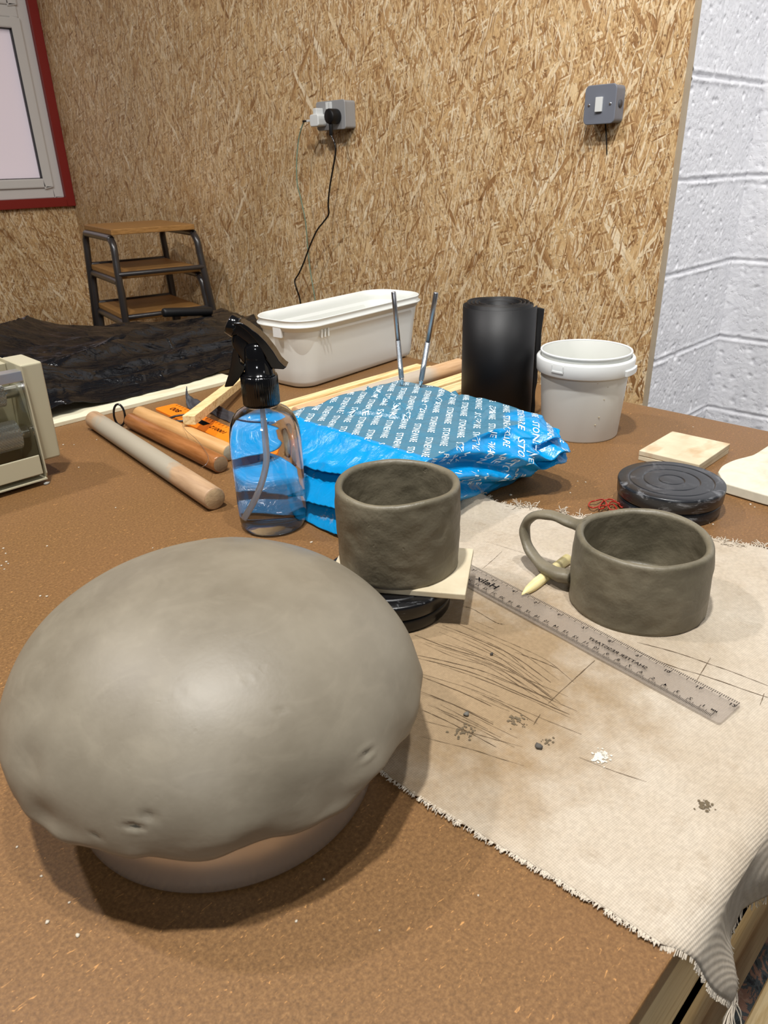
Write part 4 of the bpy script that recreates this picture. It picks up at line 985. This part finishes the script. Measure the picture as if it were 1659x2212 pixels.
# ================================================================== ROLLING PINS AT LEFT
def pin_mat(name, c0, c1, dusty, rough=.55, end=None):
    m, nt, bs = mat(name); v = coords(nt)
    c = ramp(nt, noi(nt, coords(nt, (22, 2, 22), src=v), 8, 5), [(.3, c0), (.7, c1)])
    if dusty:
        sx = nd(nt, 'ShaderNodeSeparateXYZ'); ln(nt, v, sx.inputs[0])
        y = math_(nt, 'ABSOLUTE', math_(nt, 'ADD', sx.outputs['Y'], -.03))
        kk = ramp(nt, math_(nt, 'ADD', y, math_(nt, 'MULTIPLY_ADD', noi(nt, v, 24, 5, .7), .09, -.045)), [(.115, W4), (.140, B4)])
        c = mix(nt, math_(nt, 'MULTIPLY', kk, .9), c, srgb(156, 150, 134))
    ln(nt, c, bs.inputs['Base Color']); bs.inputs['Roughness'].default_value = rough; bump(nt, bs, noi(nt, v, 200, 3), .08, .0005); return m
def pin(name, u0, v0, u1, v1, r, m, label, endm):
    a, b = pz(u0, v0, T + r), pz(u1, v1, T + r)
    t = thing(name, label, 'rolling pin', tuple((a + b) / 2 - Vector((0, 0, r))))
    mk('barrel', cylbetween(a, b, r, 48, .0015), m, t)
    d = (b - a).normalized(); mk('end_grain', cylbetween(b - d * .0002, b + d * .0003, r - .0016, 40, .00005), endm, t)
    return t
EG = plain('end_grain_wood', srgb(178, 150, 112), .8, bmp=.4, bscale=300, var=.35, vscale=140); EGD = plain('end_grain_dark', srgb(132, 108, 80), .85, bmp=.5, bscale=200, var=.45, vscale=90); EGG = plain('end_grain_grey', srgb(158, 150, 130), .85, bmp=.3, bscale=200, var=.3, vscale=90)
pin('rolling_pin', 203, 906, 464, 1078, .0136, pin_mat('dusty_beech', srgb(160, 128, 96), srgb(186, 154, 120), True), 'pale wooden rolling pin coated in dried clay, nearest on the left of the table', EG)
pin('rolling_pin', 283, 908, 477, 1003, .0118, pin_mat('varnished_beech', srgb(128, 78, 38), srgb(164, 108, 62), False, .25), 'glossy dark varnished rolling pin, middle of the three at left', EGD)
pin('rolling_pin', 301, 893, 497, 978, .0118, pin_mat('plain_beech', srgb(184, 138, 84), srgb(206, 162, 108), False, .5), 'light wooden rolling pin, furthest of the three at left, partly behind the bottle', EGG)
# thin wire of a clay cutter across the pins
wire = [pz(u, v, z) for u, v, z in ((393, 916, .777), (402, 930, .777), (425, 950, .776), (446, 978, .776), (450, 992, .7755), (444, 1004, .774), (430, 1012, .768))]
o = mk('cutting_wire', tube(spline(wire, 8), .0003, 6), STEEL, origin=tuple(wire[0])); tag(o, 'thin steel cutting wire curling over the rolling pins', 'wire')
# black rings of the cord
def ring(c, r1, r2, ax1, ax2, rr, n=40):
    c, a, b = Vector(c), Vector(ax1).normalized(), Vector(ax2).normalized(); return tube([c + a * r1 * math.cos(2 * PI * k / n) + b * r2 * math.sin(2 * PI * k / n) for k in range(n)], rr, 10, closed=True)
c = pz(258, 897, T + .018)
o = mk('cord_ring', ring((c.x, c.y, T + .0185), .0085, .0165, (.7, -.7, 0), (0.1, .1, 1), .0017), BLACK_PL, origin=(c.x, c.y, T)); tag(o, 'glossy black cord loop standing up between the two left rolling pins', 'loop')
c = pz(395, 903, T + .006)
o = mk('cord_ring', ring((c.x, c.y, T + .006), .020, .011, (.9, -.6, .0), (.5, .8, .12), .0018), plain('black_cord', srgb(40, 38, 38), .45, bmp=.5, bscale=300), origin=(c.x, c.y, T)); tag(o, 'black cord ring lying on the orange ruler under the pine stick', 'loop')
# square pine stick resting on the board
s0, s1 = Vector((.503, .9075, .7835)), Vector((.757, 1.116, .7665))
o = mk('pine_stick', beam(s0, s1, .0185, .0135), PINE_STICK, smooth=False, bevel=.0008, origin=tuple(s0)); o.rotation_euler = (0, 0, 0); tag(o, 'square pale pine stick leaning across the rolling pin and the plywood', 'wood strip')
# orange folding ruler
orr = thing('orange_ruler', 'flat bright orange ruler with black markings lying beside the rolling pins', 'ruler', (.558, .96, T))
oa, ob = Vector((.566, 1.093)), Vector((.548, .800)); od = (ob - oa).normalized(); on_ = Vector((-od.y, od.x))
def op(s, t, z): q = oa + od * s + on_ * t; return Vector((q.x, q.y, T + z))
pl = [op(s, t, 0) for s, t in rrect(0, .30, -.019, .019, .006, 5)]; n_ = len(pl)
mk('ruler_body', (pl + [p + Vector((0, 0, .003)) for p in pl], [list(range(n_))[::-1], list(range(n_, 2 * n_))] + [(i, (i + 1) % n_, n_ + (i + 1) % n_, n_ + i) for i in range(n_)]), ORANGE, orr, smooth=False)
od3, on3 = Vector((od.x, od.y, 0)), Vector((on_.x, on_.y, 0))
bl = [place_text('800', .0150, op(.035, .002, .0033), -od3, -on3, 1.3), place_text('100012', .0120, op(.175, .0, .0033), -od3, -on3, 1.25)]
bl += [([op(.112, -.006, .0033), op(.140, -.006, .0033), op(.140, .006, .0033), op(.112, .006, .0033)], [(0, 1, 2, 3)])]
for k in range(27): bl.append(([op(.012 + k * .01, .013, .0033), op(.0132 + k * .01, .013, .0033), op(.0132 + k * .01, .018, .0033), op(.012 + k * .01, .018, .0033)], [(0, 1, 2, 3)]))
mk('markings', join(*bl), INK, orr, smooth=False)
# crumpled black strip
st = [pz(u, v, z) for u, v, z in ((403, 838, .775), (404, 856, .766), (412, 870, .758), (432, 878, .757), (455, 880, .758), (480, 893, .756), (505, 905, .755))]
sp_ = spline(st, 8)
def strip():
    V, Fc = [], []; n = 12
    for i, p in enumerate(sp_):
        t = i / (len(sp_) - 1); wd = .002 + .024 * sst(0, .35, t) * (1 - .2 * t); up = Vector((.75, .55, .35 + .3 * math.sin(t * 7)))
        for k in range(n + 1):
            s = k / n - .5; V.append(Vector((p.x, p.y, max(T + .001, p.z + .004 * nz((t * 9, s * 5, 1), 1) + s * wd * .5))) + Vector((up.x, up.y, 0)) * (s * wd))
    for i in range(len(sp_) - 1):
        for k in range(n): a = i * (n + 1) + k; Fc.append((a, a + n + 1, a + n + 2, a + 1))
    return V, Fc
o = mk('rubber_strip', strip(), plain('crumpled_rubber', srgb(52, 52, 56), .6, bmp=.8, bscale=160), solid=.0016, origin=(.6, 1.02, T)); tag(o, 'crumpled dark grey rubber strip with a raised tip under the pine stick', 'strip')

# ================================================================== PLYWOOD AND BLACK PLASTIC SHEET
o = mk('plywood_board', prism([(.22, 1.133), (.7400, 1.133), (.7400, 1.20), (.7400, 1.672), (.22, 1.672)], T, T + .0065), PLY, smooth=False, bevel=.0006, origin=(.5, 1.4, T)); tag(o, 'pale plywood board under the near side of the black plastic', 'board', 'boards under the plastic')
o = mk('plywood_board', box(.7405, 1.062, 1.2, 1.700, T, T + .0065), PLY, smooth=False, bevel=.0006, origin=(.9, 1.45, T)); tag(o, 'pale plywood board showing past the far corner of the black plastic', 'board', 'boards under the plastic')
def sheet_h(x, y):
    s = sst(1.16, 1.26, y + .02 * nz((x * 7, 0, 2), 1)); e = sst(1.69, 1.66, y) * .0 + 1
    top = .020 + (.047 - .052 * sst(.42, .95, x)) * sst(1.22, 1.60, y) + .018 * (1 - sst(.3, .62, x))
    # long folds fanning out from the torn mouth at lower left
    a = math.atan2(y - 1.17, x - .30); dd_ = math.hypot(y - 1.17, x - .30)
    ff_ = a * 12 + 2.2 * nz((x * 4, y * 5, 1), 1); fold = .021 * (1 - abs(math.sin(ff_ / 2)) ** .7 * 1.3) * sst(.03, .2, dd_) * (1 - sst(.45, .8, dd_) * .55)
    wr = .006 * nz((x * 9, y * 26, 3), 1) + .011 * (.35 - abs(nz((x * 5 + y * 3, y * 22 - x * 5, 6), 1))) + .005 * (.3 - abs(nz((x * 18, y * 44, 8), 1)))
    t_ = (x - .34) / .72
    for ya, yb, am in ((1.215, 1.245, .012), (1.235, 1.33, .015), (1.27, 1.44, .013), (1.31, 1.52, .011)):
        yl = ya + (yb - ya) * t_ + .006 * nz((x * 6, ya * 9, 3), 1); q_ = y - yl
        fold += am * math.exp(-(q_ / (.006 if q_ < 0 else .020)) ** 2) * sst(-.02, .10, t_)
    h = s * (top + fold + wr)
    return max(.0009, h)
def sheet(u, v):
    yy0 = 1.160 + .030 * u + .012 * nz((u * 8, 0, 4), 1) + .006 * nz((u * 30, 0, 5), 1)
    x = .30 + u * (.76 + .004 * nz((v * 20, 1, 0), 1)); y = yy0 + v * (1.668 - yy0)
    mouth = math.exp(-((x - .425) / .042) ** 2) * (1 - sst(0, .22, v))
    return Vector((x, y - .012 * mouth, T + .0075 + sheet_h(x, y) + .017 * mouth + .004 * mouth * nz((u * 60, v * 30, 0), 1)))
o = mk('plastic_sheet', grid(sheet, 240, 190), BLACK_FILM, solid=.0006, origin=(.68, 1.42, T)); tag(o, 'crumpled glossy black plastic sheet draped over the far left of the table', 'plastic sheet')
bb0, bb1 = py_(352, 681, 1.60), py_(458, 679, 1.60)
o = mk('black_tube', cylbetween((bb0.x, 1.60, bb0.z + .006), (bb1.x, 1.60, bb1.z + .008), .0105, 24, .004), BLACK_DULL, origin=tuple(bb0)); tag(o, 'short matt black tube lying on the black plastic in front of the stools', 'tube')

# ================================================================== CREAM ROLLER MACHINE
pm = thing('roller_machine', 'cream enamelled hand roller machine with knurled rollers at the left edge', 'roller machine', (.20, .95, T))
prof_end = [(.913, .902), (.985, .902), (1.03, .765), (1.03, .757), (.918, .757), (.913, .765)]
def xp(poly, x0, x1): V, Fc = prism(poly, x0, x1); return [(p[2], p[0], p[1]) for p in V], Fc
mk('end_plate', xp(prof_end, .2965, .2985), PRESS, pm, smooth=False, bevel=.0008)
mk('gear_cover', xp([(.922, .901), (.984, .901), (.992, .775), (.930, .775)], .2985, .3255), PRESS, pm, bevel=.003, seg=3)
mk('body', join(xp([(.962, .898), (.985, .898), (1.025, .766), (.985, .766)], .02, .2965)), PRESS, pm, smooth=False, bevel=.001)
mk('end_plate', xp(prof_end, .018, .020), PRESS, pm, smooth=False, bevel=.0008)
mk('front_plate', xp([(.913, .7905), (.916, .7905), (.916, .765), (.913, .765)], .02, .2935), PRESS, pm, smooth=False, bevel=.0012)
mk('base_lip', box(.02, .2965, .912, .93, .757, .7585), PRESS, pm, smooth=False)
mk('top_bar', box(.02, .2965, .913, .930, .884, .8965), plain('brushed_bar', (.62, .61, .6, 1), .35, .9), pm, smooth=False, bevel=.0008)
def knurl():
    m, nt, bs = mat('knurled_roller'); bs.inputs['Metallic'].default_value = .7; bs.inputs['Roughness'].default_value = .3; bs.inputs['Base Color'].default_value = (.8, .81, .83, 1)
    return m
KN = knurl()
def kroll(x0, x1, cy, cz_, r, nl=96, step=.0009):
    n = nl; K = int((x1 - x0) / step); V, Fc = [], []
    for k in range(K + 1):
        for i in range(n):
            a = 2 * PI * i / n; h = .0014 * (abs(((i / 4 + k / 4) % 1) - .5) + abs(((i / 4 - k / 4) % 1) - .5))
            V.append((x0 + (x1 - x0) * k / K, cy + (r + h) * math.cos(a), cz_ + (r + h) * math.sin(a)))
    for k in range(K):
        for i in range(n): Fc.append((k * n + i, k * n + (i + 1) % n, (k + 1) * n + (i + 1) % n, (k + 1) * n + i))
    Fc += [list(range(n))[::-1], [K * n + i for i in range(n)]]; return V, Fc
mk('roller', kroll(.19, .2785, .947, .8665, .0150), KN, pm, smooth=False); mk('roller', kroll(.19, .2830, .940, .8145, .0170), KN, pm, smooth=False)
mk('roller_axle', join(cylbetween((.18, .947, .8665), (.2965, .947, .8665), .008), cylbetween((.18, .940, .8145), (.2965, .940, .8145), .008)), STEEL, pm)
m = bpy.data.materials.new('clear_guard'); m.use_nodes = True; nt = m.node_tree; nt.nodes.remove(nt.nodes['Principled BSDF'])
tr_ = nd(nt, 'ShaderNodeBsdfTransparent'); gl_ = nd(nt, 'ShaderNodeBsdfGlossy'); gl_.inputs['Roughness'].default_value = .03; mx_ = nd(nt, 'ShaderNodeMixShader'); fr_ = nd(nt, 'ShaderNodeFresnel'); fr_.inputs['IOR'].default_value = 1.3
tr_.inputs['Color'].default_value = (.93, .94, .9, 1); ln(nt, fr_.outputs[0], mx_.inputs[0]); ln(nt, tr_.outputs[0], mx_.inputs[1]); ln(nt, gl_.outputs[0], mx_.inputs[2]); ln(nt, mx_.outputs[0], nt.nodes['Material Output'].inputs['Surface'])
mk('clear_guard', box(.02, .2940, .914, .9155, .7905, .884), m, pm, smooth=False)
mk('foot', lathe([(0, 0), (.010, 0), (.011, .007), (0, .007)], (.265, .945, T), 24), RUBBER, pm)
mk('foot', lathe([(0, 0), (.010, 0), (.011, .007), (0, .007)], (.265, 1.01, T), 24), RUBBER, pm)

# ================================================================== RED STRING, SMALL THINGS
rw = []
pts = [pz(u, v, z) for u, v, z in ((1366, 1102, .752), (1352, 1093, .753), (1343, 1096, .755), (1335, 1088, .753), (1325, 1080, .756), (1312, 1079, .753), (1300, 1086, .752), (1294, 1098, .755), (1303, 1098, .753), (1310, 1088, .756), (1302, 1079, .753), (1288, 1081, .756), (1275, 1085, .753), (1272, 1093, .753), (1282, 1097, .755), (1297, 1093, .753), (1310, 1092, .757), (1324, 1090, .753), (1332, 1099, .753), (1322, 1102, .754), (1314, 1094, .756), (1320, 1084, .753), (1334, 1086, .756), (1345, 1092, .753))]
o = mk('red_wire', tube(spline(pts, 8), .00085, 8), plain('red_wire_plastic', srgb(156, 40, 28), .35), origin=tuple(pts[0])); tag(o, 'tangled thin red wire beside the dusty turntable', 'wire')

# ================================================================== UNDER THE TABLE
m, nt, bs = mat('patterned_rug'); v = coords(nt)
c = ramp(nt, noi(nt, v, 20, 5, .7, 1.2), [(.40, srgb(38, 40, 44)), (.46, srgb(66, 72, 74)), (.53, srgb(128, 96, 80)), (.60, srgb(140, 112, 96)), (.66, srgb(40, 40, 44))], 'CONSTANT')
ln(nt, c, bs.inputs['Base Color']); bs.inputs['Roughness'].default_value = .95; bump(nt, bs, noi(nt, v, 300, 3), .6, .004)
o = mk('patterned_rug', box(.15, .965, -1.0, .75, 0, .008), m, smooth=False, origin=(1.0, -.1, 0)); tag(o, 'dark patterned rug with orange flowers on the floor under the table', 'rug')
o = thing('pine_bench', 'pale pine bench frame standing beside the table corner', 'bench', (.6, -.1, 0))
a, b = pz(1662, 1990, .52), pz(1560, 2240, .52)
mk('rail', box(.22, .95, .005, .052, .44, .51), PINE, o, smooth=False, bevel=.004)
mk('leg', box(.86, .93, -.07, .003, .0082, .50), PINE, o, smooth=False, bevel=.004); mk('leg', box(.25, .32, -.07, .003, .0082, .50), PINE, o, smooth=False, bevel=.004)
